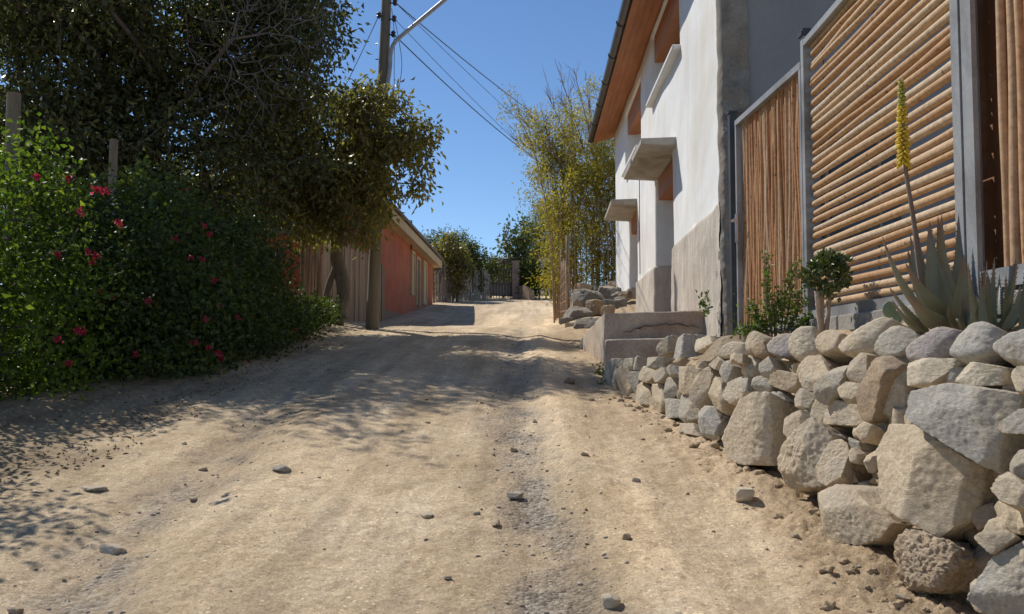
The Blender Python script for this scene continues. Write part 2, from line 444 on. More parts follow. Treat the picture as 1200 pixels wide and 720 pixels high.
EARTH = mat('dry_earth', (.40, .285, .17), (.56, .425, .27), 6, .95, 28, .9, .03)
# ------------------------------------------------------------------ planter soil behind the wall
def build_terrace():
    ys = np.concatenate([np.linspace(1.2, 9.8, 110), [10.2]]); t = np.linspace(0, 1, 40)
    x0 = Xwall(ys, G(ys)*0 + 1.3) + .08 + .35*sst(6.8, 7.8, ys)
    X = x0[:, None] + (2.6 - x0)[:, None]*t[None]; Y = np.repeat(ys[:, None], 40, 1)
    Z = 1.36 + .03*(Y-3)/5 - .42*sst(7.6, 9.2, Y)*(1-sst(1.55, 1.85, X)) - .1*sst(9.3, 10, Y) + .035*fbm(X*5, Y*5, oct=4, seed=61) + .05*np.exp(-((X-1.95)/.2)**2) - .13*(1-sst(.0, .22, X - x0[:, None]))
    n, m = X.shape; i = np.arange(n-1)[:, None]*m + np.arange(m-1)[None]
    o = obj('planter_soil', (np.stack([X, Y, Z], -1).reshape(-1, 3), np.stack([i, i+1, i+m+1, i+m], -1).reshape(-1, 4)), EARTH, smooth=True)
    tag(o, 'strip of dry earth between stone wall and pole fence', 'soil', kind='structure')
    o = obj('courtyard_ground', MB().box(2.6, 12, 1.2, 9.6, 1.0, 1.35).vf(), EARTH)
    tag(o, 'earth yard behind the pole fence', 'ground', kind='structure')
build_terrace()

# ------------------------------------------------------------------ dry stone wall
WALLT = thing('stone_wall', (1.35, 5.0, .6), 'rough dry stone retaining wall of grey and tan boulders beside the dirt road', 'wall')
def wall_core():
    ys = np.linspace(1.3, 9.45, 260); t = np.linspace(0, 1, 60)
    Y = np.repeat(ys[:, None], 60, 1); z0 = G(ys)[:, None] - .3
    top = 1.30 - .10*sst(6.5, 8.5, ys)[:, None]
    Z = z0 + (top - z0)*t[None]
    X = Xwall(Y, Z) + .13 + .06*fbm(Y*9, Z*11, oct=5, seed=71, gain=.62)
    # a shelf back to the planter
    k = 6
    tx = np.linspace(0, .5, k+1)[1:]
    X2 = X[:, -1:] + tx[None]; Y2 = np.repeat(ys[:, None], k, 1); Z2 = Z[:, -1:] + .03*fbm(X2*8, Y2*8, oct=3, seed=72)
    X = np.concatenate([X, X2], 1); Y = np.concatenate([Y, Y2], 1); Z = np.concatenate([Z, Z2], 1)
    n, m = X.shape; i = np.arange(n-1)[:, None]*m + np.arange(m-1)[None]
    obj('earth_filling', (np.stack([X, Y, Z], -1).reshape(-1, 3), np.stack([i, i+m, i+m+1, i+1], -1).reshape(-1, 4)), EARTH, WALLT, smooth=True)
wall_core()
def off(x0, y0, s, *p): return [(x0 + a/s, y0 + b/s) for a, b in p]
# (outline in photo pixels, stone kind, options)
STONES = [
 ([(714,422),(721,421),(720,457),(711,458)], 'grey'), ([(720,430),(728,430),(727,463),(719,458)], 'tan'),
 ([(724,421),(737,421),(734,430),(725,431)], 'grey'), ([(728,433),(741,432),(741,460),(729,467)], 'tan'),
 ([(733,421),(745,420),(743,433),(731,431)], 'pale'), ([(744,420),(755,420),(753,435),(745,434)], 'grey'),
 ([(741,437),(752,436),(748,463),(741,460)], 'grey'), ([(736,462),(748,462),(747,476),(737,477)], 'tan'),
 ([(751,438),(760,430),(768,441),(760,449),(752,445)], 'pale'), ([(749,447),(760,450),(762,473),(752,484),(748,473)], 'tan'),
 ([(758,419),(782,419),(777,432),(763,432)], 'grey'), ([(768,438),(780,431),(784,440),(775,449),(768,448)], 'tan'),
 ([(782,433),(794,429),(795,438),(787,442)], 'blue'), ([(762,452),(775,450),(781,470),(775,484),(764,482)], 'tan'),
 ([(782,443),(795,442),(798,460),(787,469),(781,467)], 'grey'), ([(783,468),(797,468),(799,488),(790,491),(781,482)], 'grey'),
 ([(795,430),(818,432),(817,452),(807,463),(797,460)], 'tan'), ([(797,462),(813,464),(818,487),(803,496),(796,488)], 'grey'),
 ([(769,406),(788,393),(788,413),(773,418)], 'grey', dict(dx=.28)), ([(788,400),(800,396),(810,392),(812,419),(787,420)], 'blue', dict(dx=.26)),
 ([(811,425),(843,399),(875,391),(878,398),(842,421),(825,429)], 'brown', dict(dx=.1)), ([(815,403),(833,394),(836,403),(822,414)], 'pale', dict(dx=.3)),
 ([(817,443),(833,430),(837,440),(832,460),(820,478),(814,470)], 'tan'), ([(832,428),(845,419),(849,425),(840,434)], 'pale', dict(dx=-.03)),
 ([(843,437),(853,422),(862,430),(855,450),(848,447)], 'grey'), ([(855,418),(872,416),(871,426),(858,426)], 'tan'),
 ([(870,427),(880,416),(890,422),(886,441),(873,444)], 'pale'), ([(833,463),(839,442),(848,448),(853,467),(847,484),(837,477)], 'tan'),
 ([(850,465),(858,450),(870,442),(876,463),(858,474)], 'pale'), ([(892,427),(903,419),(911,433),(905,442),(895,442)], 'grey'),
 ([(883,445),(893,441),(908,446),(906,457),(893,463)], 'grey'), ([(873,445),(882,445),(880,460),(875,463)], 'grey'),
 ([(907,445),(922,436),(938,440),(934,454),(923,459),(910,453)], 'tan'), ([(875,463),(883,450),(893,461),(880,469)], 'tan'),
 ([(817,492),(825,476),(838,478),(845,495),(842,510),(820,508)], 'blue'),
 ([(845,498),(858,477),(883,468),(906,464),(903,493),(897,527),(892,545),(867,543),(852,539),(849,518)], 'pale', dict(depth=.5, bulge=.02, sub=6, dx=-.08, n=(-.93, -.3, .2))),
 ([(902,463),(922,462),(928,470),(907,475)], 'blue', dict(dx=.05)),
 ([(795,496),(813,496),(819,511),(803,509)], 'tan'), ([(848,540),(870,545),(866,556),(850,552)], 'tan'),
 ([(921,507),(925,492),(942,481),(946,493),(928,514)], 'pale'), ([(933,470),(943,457),(958,463),(950,479),(937,478)], 'tan'),
 ([(935,436),(945,419),(962,416),(976,440),(961,459),(945,458)], 'tan', dict(amp=.05)), ([(957,455),(975,432),(998,429),(986,460),(970,475),(960,470)], 'grey', dict(amp=.045)),
 ([(945,489),(960,466),(973,480),(962,495),(947,494)], 'tan'), ([(964,496),(982,469),(1007,475),(1016,490),(1002,499),(970,498)], 'pale'),
 ([(988,457),(998,449),(1014,452),(1008,469),(997,473)], 'tan'), ([(999,427),(1010,414),(1018,417),(1021,440),(1012,452),(1000,448)], 'tan'),
 ([(1006,467),(1033,421),(1048,416),(1054,423),(1038,444),(1030,491),(1018,494),(1007,484)], 'brown', dict(sub=5)),
 ([(1036,447),(1050,429),(1066,427),(1066,455),(1062,491),(1033,491)], 'tan', dict(dx=.04, amp=.045)),
 ([(1001,505),(1013,494),(1026,500),(1021,514),(1010,519)], 'tan', dict(p=9)), ([(995,532),(1003,525),(1009,533),(1007,543),(998,543)], 'tan', dict(p=9)),
 ([(999,514),(1010,519),(1012,528),(1003,527)], 'grey', dict(dx=.05)),
 ([(911,540),(925,515),(940,505),(957,495),(973,502),(980,512),(969,530),(961,568),(930,573),(914,562)], 'tan', dict(depth=.45, amp=.05, sub=6, dx=-.05)),
 ([(959,553),(970,532),(980,512),(994,522),(998,535),(993,563),(975,571),(960,564)], 'tan', dict(depth=.35, amp=.045, sub=6)),
 ([(1009,534),(1038,498),(1082,501),(1143,546),(1127,606),(1097,627),(1028,590)], 'tan', dict(depth=.45, bulge=.02, sub=6, p=160, amp=.025, dx=-.07, n=(-.86, -.42, .25))),
 ([(1060,489),(1061,458),(1115,451),(1190,463),(1182,490),(1172,519),(1160,551),(1105,516)], 'blue', dict(depth=.4, bulge=.02, sub=6, p=160, amp=.025, dx=-.08, n=(-.88, -.42, .12))),
 ([(1062,443),(1070,427),(1090,421),(1123,421),(1121,429),(1103,436),(1095,451),(1077,454)], 'pale', dict(dx=-.02)),
 ([(1109,438),(1123,427),(1134,432),(1124,448),(1112,450)], 'grey', dict(p=9)),
 ([(1119,447),(1140,425),(1183,432),(1183,451),(1143,454)], 'pale', dict(dx=-.02, amp=.045)),
 ([(1187,443),(1200,432),(1217,432),(1217,464),(1195,461)], 'pale'),
 ([(1169,503),(1200,481),(1225,480),(1225,509),(1180,508)], 'blue'), ([(1187,552),(1198,529),(1225,524),(1225,572)], 'grey'),
 ([(1168,576),(1185,555),(1200,564),(1217,576),(1211,602),(1180,591)], 'tan', dict(amp=.045)),
 ([(1172,614),(1190,598),(1213,605),(1213,628),(1185,626)], 'tan', dict(amp=.045)),
 ([(960,586),(985,569),(1005,577),(1022,600),(1038,612),(1026,629),(1005,638),(966,626)], 'tan', dict(depth=.3, sub=6)),
 ([(1043,640),(1055,616),(1080,621),(1110,635),(1121,660),(1110,692),(1060,692),(1041,672)], 'brown', dict(depth=.3, amp=.11, p=9, sub=6, dx=-.04)),
 ([(1145,630),(1173,617),(1192,630),(1168,651)], 'tan', dict(dx=-.02)),
 ([(1167,655),(1225,620),(1225,735),(1170,722),(1147,702)], 'blue', dict(depth=.3, sub=6)),
 ([(1195,600),(1225,585),(1225,622),(1200,624)], 'tan', dict(dx=.04)),
 ([(1140,600),(1165,590),(1172,612),(1150,622)], 'brown', dict(dx=.10)),
 ([(1150,545),(1172,525),(1186,548),(1168,572)], 'brown', dict(dx=.12)),
 ([(1022,596),(1040,592),(1050,612),(1038,612)], 'tan', dict(dx=.02)),
 ([(985,540),(1000,545),(1008,565),(990,568)], 'brown', dict(dx=.06, amp=.09)),
 ([(1225,640),(1290,610),(1310,700),(1235,760)], 'grey'), ([(1225,520),(1300,490),(1310,590),(1230,610)], 'tan'), ([(1220,440),(1290,425),(1300,480),(1225,500)], 'pale'),
]
for s in STONES:
    kw = dict(s[2]) if len(s) > 2 else {}
    yaw = rng.uniform(.12, .62); kw.setdefault('n', (-math.cos(yaw), -math.sin(yaw), rng.uniform(.05, .35))); kw.setdefault('depth', .34); kw['dx'] = kw.get('dx', rng.uniform(-.05, .04)) - .02
    # stones further along the wall show less of their side
    obj('stone', stone_px(s[0], **kw), ST[s[1]], WALLT, smooth=True, sharp=38)
# small packing stones between
PV, PF, pn = [], [], 0
for k in range(90):
    Y = rng.uniform(2.6, 9.0); z0 = gz(1.0, Y, False); z = rng.uniform(float(G(Y))+.05, 1.2)
    x = float(Xwall(Y, z)) + .07; r = rng.uniform(.03, .06)
    V_, F_ = rock((x+rng.uniform(-.02, .05), Y, z), (r, r*1.4, r), sub=3, p=60, k=5); PV.append(V_); PF.append(F_+pn); pn += len(V_)
tag(obj('packing_stones', (np.concatenate(PV), np.concatenate(PF)), ST['tan'], WALLT, smooth=True, sharp=40), kind='stuff')

COPING = [
 ([(843,417),(861,401),(876,402),(877,415),(850,421)], 'pale', 'small whitish stone on the wall top just left of the leaning oval stones'),
 ([(873,409),(880,393),(888,389),(903,397),(900,404),(884,409),(880,417)], 'tan', 'upright tan oval stone on the wall top at the foot of the green shrub'),
 ([(882,412),(890,403),(899,401),(904,417),(887,419)], 'brown', 'small brown stone on the wall top leaning on an upright oval stone'),
 ([(897,404),(918,392),(930,391),(932,417),(920,420),(903,414)], 'purple', 'smooth pinkish grey egg shaped stone on the wall top below the shrub'),
 ([(925,400),(938,387),(956,384),(962,413),(937,423),(926,416)], 'pale', 'pale angular stone on the wall top left of the small potato-shaped stone and succulent trunk'),
 ([(952,398),(972,387),(991,392),(988,413),(968,418),(958,411)], 'tan', 'squat tan stone on the wall top right below the little succulent tree trunk'),
 ([(980,407),(998,392),(1037,372),(1050,377),(1027,413),(990,415)], 'pale', 'largest pale wedge stone on the wall top left of the aloe'),
 ([(1024,412),(1045,381),(1082,393),(1084,401),(1062,418),(1033,421)], 'grey', 'dark grey triangular stone on the wall top under the longest left aloe leaves'),
 ([(1062,408),(1083,395),(1107,386),(1130,388),(1119,403),(1113,420),(1085,426),(1066,423)], 'purple', 'purplish flat-topped stone on the wall top right in front of the aloe'),
 ([(1111,415),(1123,393),(1140,381),(1160,380),(1179,390),(1173,406),(1160,420),(1127,423)], 'blue', 'rounded grey dome stone with a dimple on the wall top before the dark aloe offsets'),
 ([(1161,407),(1182,396),(1205,387),(1232,392),(1232,432),(1182,424)], 'blue', 'light blue-grey smooth stone on the wall top at the right edge of the picture'),
]
for poly, k, lab in COPING:
    o = obj('coping_stone', stone_px(poly, dx=-.005, depth=.26, bulge=.04, p=13, amp=.045, n=(-.80, -.5, .3)), ST[k], smooth=True)
    tag(o, lab, 'stone', 'loose stones along the top of the stone wall')

# ------------------------------------------------------------------ white house
PLW = mat('white_plaster', (.76, .755, .735), (.84, .835, .815), .9, .9, 9, .25, .015, c3=(.70, .66, .59), fine=.06)
def _streaks():
    t = PLW.node_tree; b = t.nodes['Principled BSDF']; src = b.inputs['Base Color'].links[0].from_socket
    a = ramp(t, noise(t, pos(t, (2.2, 2.2, .22)), 1.6, 6, .6, .3), [(.40, (1, 1, 1)), (.75, (.90, .895, .885))])
    c = ramp(t, noise(t, pos(t), .8, 3, .5, .4), [(.35, (.955, .965, .98)), (.6, (1, 1, 1))])
    t.links.new(mix(t, 1.0, mix(t, 1.0, src, a, 'MULTIPLY'), c, 'MULTIPLY'), b.inputs['Base Color'])
_streaks()
def plinthmat():
    m, t, b = nodes('bare_render'); p = pos(t)
    c = ramp(t, noise(t, p, 2.2, 7, .65, .4), [(.3, (.47, .41, .345)), (.7, (.64, .58, .50))])
    st = ramp(t, noise(t, pos(t, (3, 3, .5)), 2.6, 5, .6), [(.42, (1, 1, 1)), (.7, (.74, .70, .66))])
    c = mix(t, 1.0, c, st, 'MULTIPLY')
    f = ramp(t, noise(t, p, 45, 7, .75), [(.3, (.74, .73, .72)), (.6, (1.05, 1.05, 1.05))]); c = mix(t, 1.0, c, f, 'MULTIPLY')
    t.links.new(c, b.inputs['Base Color']); b.inputs['Roughness'].default_value = .95
    n1 = bump(t, b, noise(t, p, 9, 9, .7), .5, .02); bump(t, b, noise(t, p, 60, 5, .7), .3, .005, n1); return m
PLINTH = plinthmat()
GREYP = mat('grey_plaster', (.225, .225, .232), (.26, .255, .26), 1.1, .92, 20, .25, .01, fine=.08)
PIERM = mat('crumbling_pier', (.19, .165, .14), (.31, .28, .24), 4, .95, 34, .6, .02, c3=(.26, .20, .15), fine=.3)
ORNG = mat('orange_boards', (.36, .135, .05), (.47, .19, .075), 2, .7, 30, .2, .005, stretch=(4, .6, 4))
CONC = mat('concrete', (.36, .325, .27), (.47, .43, .37), 4, .92, 40, .4, .008, c3=(.27, .23, .18))
GUT = mat('dark_gutter', (.045, .04, .038), (.075, .065, .06), 5, .45, 30, .1)
GLASS = mat('dark_glass', (.02, .022, .025), (.03, .033, .038), 1, .08, 5, 0)
WOODD = mat('dark_door_wood', (.09, .05, .03), (.15, .085, .05), 3, .6, 40, .3, .004, stretch=(6, 6, .6))
ROOFM = mat('brown_roofing', (.16, .12, .095), (.24, .18, .14), 5, .85, 40, .4)
HX, HY0, HY1 = 2.0, 9.25, 21.6
HOUSE = thing('house', (5.0, 15.4, 1.6), 'white plastered house with bare brown plinth, door canopies and orange eaves', 'house')
OPEN = [  # Y0, Y1, z0, z1
    (12.73, 14.45, .8, 4.2), (17.2, 18.5, .8, 4.2), (12.05, 14.75, 5.53, 6.66), (16.5, 19.0, 5.22, 6.5)]
def ztop(Y): return np.interp(Y, [9, 12.7, 14.5, 17, 18.5, 22], [2.93, 2.83, 2.77, 2.73, 2.72, 2.72])
def facade():
    ys = np.linspace(9.45, HY1, 340)
    for o in OPEN: ys = np.concatenate([ys, o[0] + np.linspace(0, .06, 5), o[1] + np.linspace(0, .26, 12)])
    ys = np.unique(ys); zs = np.linspace(.5, 6.72, 190)
    zs = np.unique(np.concatenate([zs, [x for o in OPEN for e in (2, 3) for x in o[e] + np.linspace(-.05, .05, 5)]]))
    Y, Z = np.meshgrid(ys, zs, indexing='ij')
    d = np.zeros_like(Y)
    for (a, b, c, e) in OPEN:
        k = sst(a, a+.05, Y)*(1-sst(b, b+.24, Y))*sst(c-.04, c+.04, Z)*(1-sst(e-.04, e+.04, Z))
        d = np.maximum(d, .46*k)
    zt = ztop(Y) + .015*fbm(Y*2, Z*0, oct=3, seed=9)
    pl = 1 - sst(zt-.012, zt+.012, Z)
    X = HX + d - .035*pl + .014*fbm(Y*.8, Z*.8, oct=3, seed=81) + .006*pl*fbm(Y*5, Z*5, oct=3, seed=82)
    # the plaster bellies out a little at the far corner and has a ragged near edge
    X = X - .03*sst(20.6, 21.6, Y)*0
    Yd = Y + np.where(Y < 9.6, .03*fbm(Y*0, Z*6, oct=5, seed=83, gain=.65), 0)
    V = np.stack([X, Yd, Z], -1).reshape(-1, 3)
    n, m = X.shape; i = np.arange(n-1)[:, None]*m + np.arange(m-1)[None]
    F = np.stack([i, i+1, i+m+1, i+m], -1).reshape(-1, 4)
    zc = Z[:-1, :-1].ravel(); low = (pl[:-1, :-1].ravel() > .5)
    for name, sel, mt in (('facade', ~low, PLW), ('plinth', low, PLINTH)):
        f = F[sel]; u, inv = np.unique(f, return_inverse=True)
        obj(name, (V[u], inv.reshape(-1, 4)), mt, HOUSE, smooth=True)
facade()
def roofz(x): return 6.74 + (x-1.45)*.34 if x < 6 else 6.74 + 4.55*.34 - (x-6)*.34
def end_wall(name, y0, y1, mt):
    b = MB()
    xs = [2.08, 6.0, 9.9]
    P = [(2.08, .3), (9.9, .3), (9.9, roofz(9.9)-.03), (6.0, roofz(6)-.03), (2.08, roofz(2.08)-.03)]
    n = len(P)
    b.add([(x, y0, z) for x, z in P] + [(x, y1, z) for x, z in P], [tuple(range(n)), tuple(range(2*n-1, n-1, -1))] + [(i, i+n, (i+1) % n + n, (i+1) % n) for i in range(n)])
    obj(name, b.vf(), mt, HOUSE)
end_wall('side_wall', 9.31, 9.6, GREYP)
end_wall('far_wall', HY1-.3, HY1-.005, PLW)
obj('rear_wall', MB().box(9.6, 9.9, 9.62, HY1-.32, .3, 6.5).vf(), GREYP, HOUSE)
obj('inner_floor', MB().box(2.55, 9.55, 9.65, HY1-.35, .3, 1.6).vf(), CONC, HOUSE)
def pier():
    """rough uncovered corner pier seen end-on"""
    zs = np.linspace(.6, 6.7, 300); xs = np.linspace(0, 1, 26)
    prof = []
    Z = np.repeat(zs[:, None], 26, 1)
    wd = .27 + .02*fbm(zs*3, zs*0, oct=3, seed=91)
    X = HX - .015 + xs[None]*wd[:, None] + .012*fbm(Z*0+3, Z*3, oct=4, seed=92)*(1-xs[None])
    Y = HY0 + .02 + .03*fbm(X*6, Z*4, oct=5, seed=93, gain=.6)*(1-.9*sst(4.0, 4.6, Z)) + .05*(1-sst(3.0, 4.4, Z))*-1*sst(.0, .5, xs)[None]*.6
    V1 = np.stack([X, Y, Z], -1)
    left = np.stack([X[:, :1] + .0, np.full_like(Z[:, :1], 9.55), Z[:, :1]], -1); right = np.stack([X[:, -1:], np.full_like(Z[:, :1], 9.33), Z[:, -1:]], -1)
    V = np.concatenate([left, V1, right], 1); n, m = V.shape[:2]
    i = np.arange(n-1)[:, None]*m + np.arange(m-1)[None]
    obj('corner_pier', (V.reshape(-1, 3), np.stack([i, i+1, i+m+1, i+m], -1).reshape(-1, 4)), PIERM, HOUSE, smooth=True)
    b = MB().box(2.02, 2.33, 9.21, 9.3, 3.74, 3.81)
    obj('timber_block', b.vf(), WOODD, HOUSE)
pier()
def canopy(y0, y1, z0, z1, x0=1.5, th=.1):
    V = [(x0, y0, z0), (2.06, y0+.0, z0-.03), (2.06, y1, z1-.03), (x0, y1, z1), (x0, y0, z0+th*.8), (2.06, y0, z0+th), (2.06, y1, z1+th), (x0, y1, z1+th*.8)]
    o = obj('door_canopy', MB().hexa(V).vf(), CONC, HOUSE)
    md = o.modifiers.new('b', 'BEVEL'); md.width = .012; md.segments = 2
    # upturned lip along the outer edge
canopy(12.35, 14.75, 4.24, 4.22); canopy(17.15, 18.75, 4.24, 4.16)
for (a, b_, c, e) in OPEN[:2]:
    obj('lintel', MB().box(2.045, 2.42, a+.03, b_+.12, e-.36, e-.02).vf(), ORNG, HOUSE)
    d = obj('door', MB().box(2.40, 2.45, a+.03, b_+.2, 1.2, e-.37).vf(), WOODD, HOUSE)
    obj('handle', MB().tube([(2.39, a+.2, 2.7), (2.35, a+.2, 2.7), (2.35, a+.2, 2.85), (2.39, a+.2, 2.85)], .012).vf(), GUT, d)
for (a, b_, c, e) in OPEN[2:]:
    obj('lintel', MB().box(2.05, 2.42, a+.03, b_+.15, e-.42, e+.02).vf(), ORNG, HOUSE)
    wn = obj('window', MB().box(2.40, 2.44, a+.04, b_+.2, c-.02, e-.43).vf(), WOODD, HOUSE)
    obj('pane', MB().box(2.385, 2.398, a+.2, (a+b_)/2-.03, c+.1, e-.5).box(2.385, 2.398, (a+b_)/2+.03, b_+.05, c+.1, e-.5).vf(), GLASS, wn)
    s = obj('window_sill', MB().box(1.89, 2.4, a-.05, b_+.12, c-.075, c-.005).vf(), PLW, HOUSE)
    s.modifiers.new('b', 'BEVEL').width = .015
def eaves():
    b = MB(); 
    for k in range(6):   # boards of the soffit, lying along the wall
        x0 = 1.5 + k*.12
        z = 6.60 + (x0-1.5)*.30
        b.hexa([(x0+.002, 9.05, z), (x0+.118, 9.05, z+.036), (x0+.118, 22.05, z+.036), (x0+.002, 22.05, z), (x0+.002, 9.05, z+.025), (x0+.118, 9.05, z+.061), (x0+.118, 22.05, z+.061), (x0+.002, 22.05, z+.025)])
    obj('soffit', b.vf(), ORNG, HOUSE)
    b = MB()
    for y in np.arange(9.3, 22, .62):
        b.hexa([(1.52, y, 6.52), (2.2, y, 6.73), (2.2, y+.07, 6.73), (1.52, y+.07, 6.52), (1.52, y, 6.598), (2.2, y, 6.80), (2.2, y+.07, 6.80), (1.52, y+.07, 6.598)])
    r = MB()
    for s, x0, x1 in ((1, 1.45, 6.0), (-1, 6.0, 10.3)):
        r.hexa([(x0, 9.0, roofz(x0)), (x1, 9.0, roofz(x1)), (x1, 22.1, roofz(x1)), (x0, 22.1, roofz(x0)), (x0, 9.0, roofz(x0)+.06), (x1, 9.0, roofz(x1)+.06), (x1, 22.1, roofz(x1)+.06), (x0, 22.1, roofz(x0)+.06)])
    obj('roof', r.vf(), ROOFM, HOUSE)
    a = np.linspace(math.pi*1.0, math.pi*2.0, 9); b = MB()
    ro, ri = .075, .066
    sec = [(ro*math.cos(t), ro*math.sin(t)) for t in a] + [(ri*math.cos(t), ri*math.sin(t)) for t in a[::-1]]
    n = len(sec); V = [(1.435+x, 8.98, 6.70+z) for x, z in sec] + [(1.435+x, 22.12, 6.70+z) for x, z in sec]
    b.add(V, [(i, (i+1) % n, (i+1) % n + n, i+n) for i in range(n)] + [tuple(range(n)), tuple(range(2*n-1, n-1, -1))])
    g = obj('gutter', b.vf(), GUT, HOUSE, smooth=True, sharp=40)
    for y in np.arange(9.6, 22, 1.55):
        a2 = np.linspace(math.pi*.95, math.pi*2.05, 10)
        P = [(1.435+.082*math.cos(t), y, 6.70+.082*math.sin(t)) for t in a2]
        obj('gutter_bracket', MB().tube(P, .012, 5).vf(), GUT, g)
    obj('fascia', MB().box(1.495, 1.515, 9.03, 22.07, 6.575, 6.745).vf(), ORNG, HOUSE)
eaves()
# thin cable down the far part of the facade
obj('wall_cable', MB().tube([(1.955, 16.35, 5.1), (1.95, 16.35, 4.0), (1.95, 16.36, 2.8)], .008, 5).vf(), GUT, HOUSE)

# ------------------------------------------------------------------ concrete steps
STEPM = mat('worn_steps', (.42, .34, .26), (.58, .48, .375), 2.2, .93, 34, .6, .014, c3=(.38, .27, .21), fine=.35)
CRACK = mat('crack_shadow', (.07, .055, .04), (.10, .08, .06), 8, .95, 30, 0)
def steps():
    T = thing('concrete_steps', (1.4, 12, 1.2), 'worn concrete steps and landing in front of the white house doors', 'steps')
    def block(name, P, z0, ztops):
        n = len(P); V = [(x, y, z0) for x, y in P] + [(x, y, z) for (x, y), z in zip(P, ztops)]
        o = obj(name, (V, [tuple(range(n-1, -1, -1)), tuple(range(n, 2*n))] + [(i, (i+1) % n, (i+1) % n + n, i+n) for i in range(n)]), STEPM, T)
        me = o.data; bm = bmesh.new(); bm.from_mesh(me)
        bmesh.ops.bevel(bm, geom=[e for e in bm.edges], offset=.035, segments=3, affect='EDGES', profile=.6)
        bmesh.ops.triangulate(bm, faces=bm.faces[:])
        for _ in range(3):
            bmesh.ops.subdivide_edges(bm, edges=[e for e in bm.edges if e.calc_length() > .16], cuts=1, use_grid_fill=True)
            bmesh.ops.triangulate(bm, faces=bm.faces[:])
        c = np.array([v.co[:] for v in bm.verts]) + np.array(wloc(o)); bm.normal_update()
        d = .014*fbm(c[:, 0]*4, c[:, 1]*4, c[:, 2]*4, oct=4, seed=44)
        for v, k in zip(bm.verts, d): v.co += v.normal*float(k)
        bm.to_mesh(me); bm.free(); me.polygons.foreach_set('use_smooth', [True]*len(me.polygons)); me.set_sharp_from_angle(angle=R(40))
        return o
    a, b = at(707, 366, 10.35), at(830, 364, 10.35)
    la = at(679, 399, 12.6)
    top = block('landing', [(a.x, 10.35), (2.04, 10.35), (2.04, 19.2), (1.6, 19.2), (1.35, 15.0), (la.x, 12.6)], .6, [a.z, b.z, 1.95, 1.9, 1.85, la.z])
    c, d = at(709, 398, 9.98), at(790, 396, 9.98)
    block('lower_step', [(c.x, 9.98), (1.75, 9.98), (1.75, 10.34), (a.x+.012, 10.34)], .6, [c.z, d.z, d.z+.01, c.z+.01])
    P = [at(x, y, 10.325) for x, y in ((730, 391), (734, 389), (739, 388), (744, 385), (750, 385), (755, 382), (761, 383), (767, 381), (774, 382), (780, 380), (786, 381), (793, 379), (799, 380), (806, 383), (812, 382), (819, 384))]
    V = []; F = []
    for i, p in enumerate(P):
        p = p + Vector((0, 0, rng.uniform(-.012, .012))); wd = (.006*math.sin(math.pi*(i+.3)/len(P))+.0015)*rng.uniform(.5, 1.4)
        V += [(p.x, 10.312, p.z-wd), (p.x, 10.312, p.z+wd), (p.x, 10.34, p.z-wd), (p.x, 10.34, p.z+wd)]
        if i:
            k = 4*i; F += [(k-4, k, k+1, k-3), (k-3, k+1, k+3, k-1), (k-2, k+2, k, k-4)]
    obj('crack', (V, F), CRACK, T)
steps()

# ------------------------------------------------------------------ gate and fence of poles
STEEL = mat('grey_steel', (.25, .255, .26), (.32, .325, .33), 3, .55, 60, .15, .003, c3=(.14, .13, .12))
DSTEEL = mat('dark_steel', (.03, .03, .032), (.05, .05, .052), 3, .5, 50, .1)
def stickmat(name, c1, c2, c3):
    m, t, b = nodes(name); g = N(t, 'ShaderNodeNewGeometry')
    c = ramp(t, g.outputs['Random Per Island'], [(0, c1), (.5, c2), (1, c3)])
    f = ramp(t, noise(t, pos(t), 26, 6, .7), [(.28, (.62, .58, .55)), (.6, (1.06, 1.06, 1.06))])
    c = mix(t, 1.0, c, f, 'MULTIPLY')
    v = N(t, 'ShaderNodeTexVoronoi'); v.inputs['Scale'].default_value = 9; t.links.new(pos(t), v.inputs['Vector'])
    kn = ramp(t, v.outputs['Distance'], [(.06, (.38, .3, .25)), (.13, (1, 1, 1))]); c = mix(t, 1.0, c, kn, 'MULTIPLY')
    t.links.new(c, b.inputs['Base Color']); b.inputs['Roughness'].default_value = .75
    bump(t, b, noise(t, pos(t), 45, 6, .7), .35, .006); return m
POLEV = stickmat('peeled_sticks', (.36, .16, .06), (.47, .245, .105), (.46, .33, .21))
POLEH = stickmat('peeled_poles', (.37, .21, .095), (.48, .30, .15), (.50, .38, .25))
FX = 1.95
def wob(p0, p1, r, n=10, w=.012, taper=.15, lumps=.08):
    p0, p1 = np.array(p0, float), np.array(p1, float); s = np.linspace(0, 1, n)
    P = p0 + (p1-p0)*s[:, None]; o = rng.uniform(0, 99)
    off_ = np.stack([vnoise(s*2.5+o, s*0+k*9.1) for k in range(3)], -1)*w
    rr = r*(1 + taper*(.5-s)*rng.choice([-1, 1]) + lumps*vnoise(s*6+o, s*0))
    return P + off_, rr
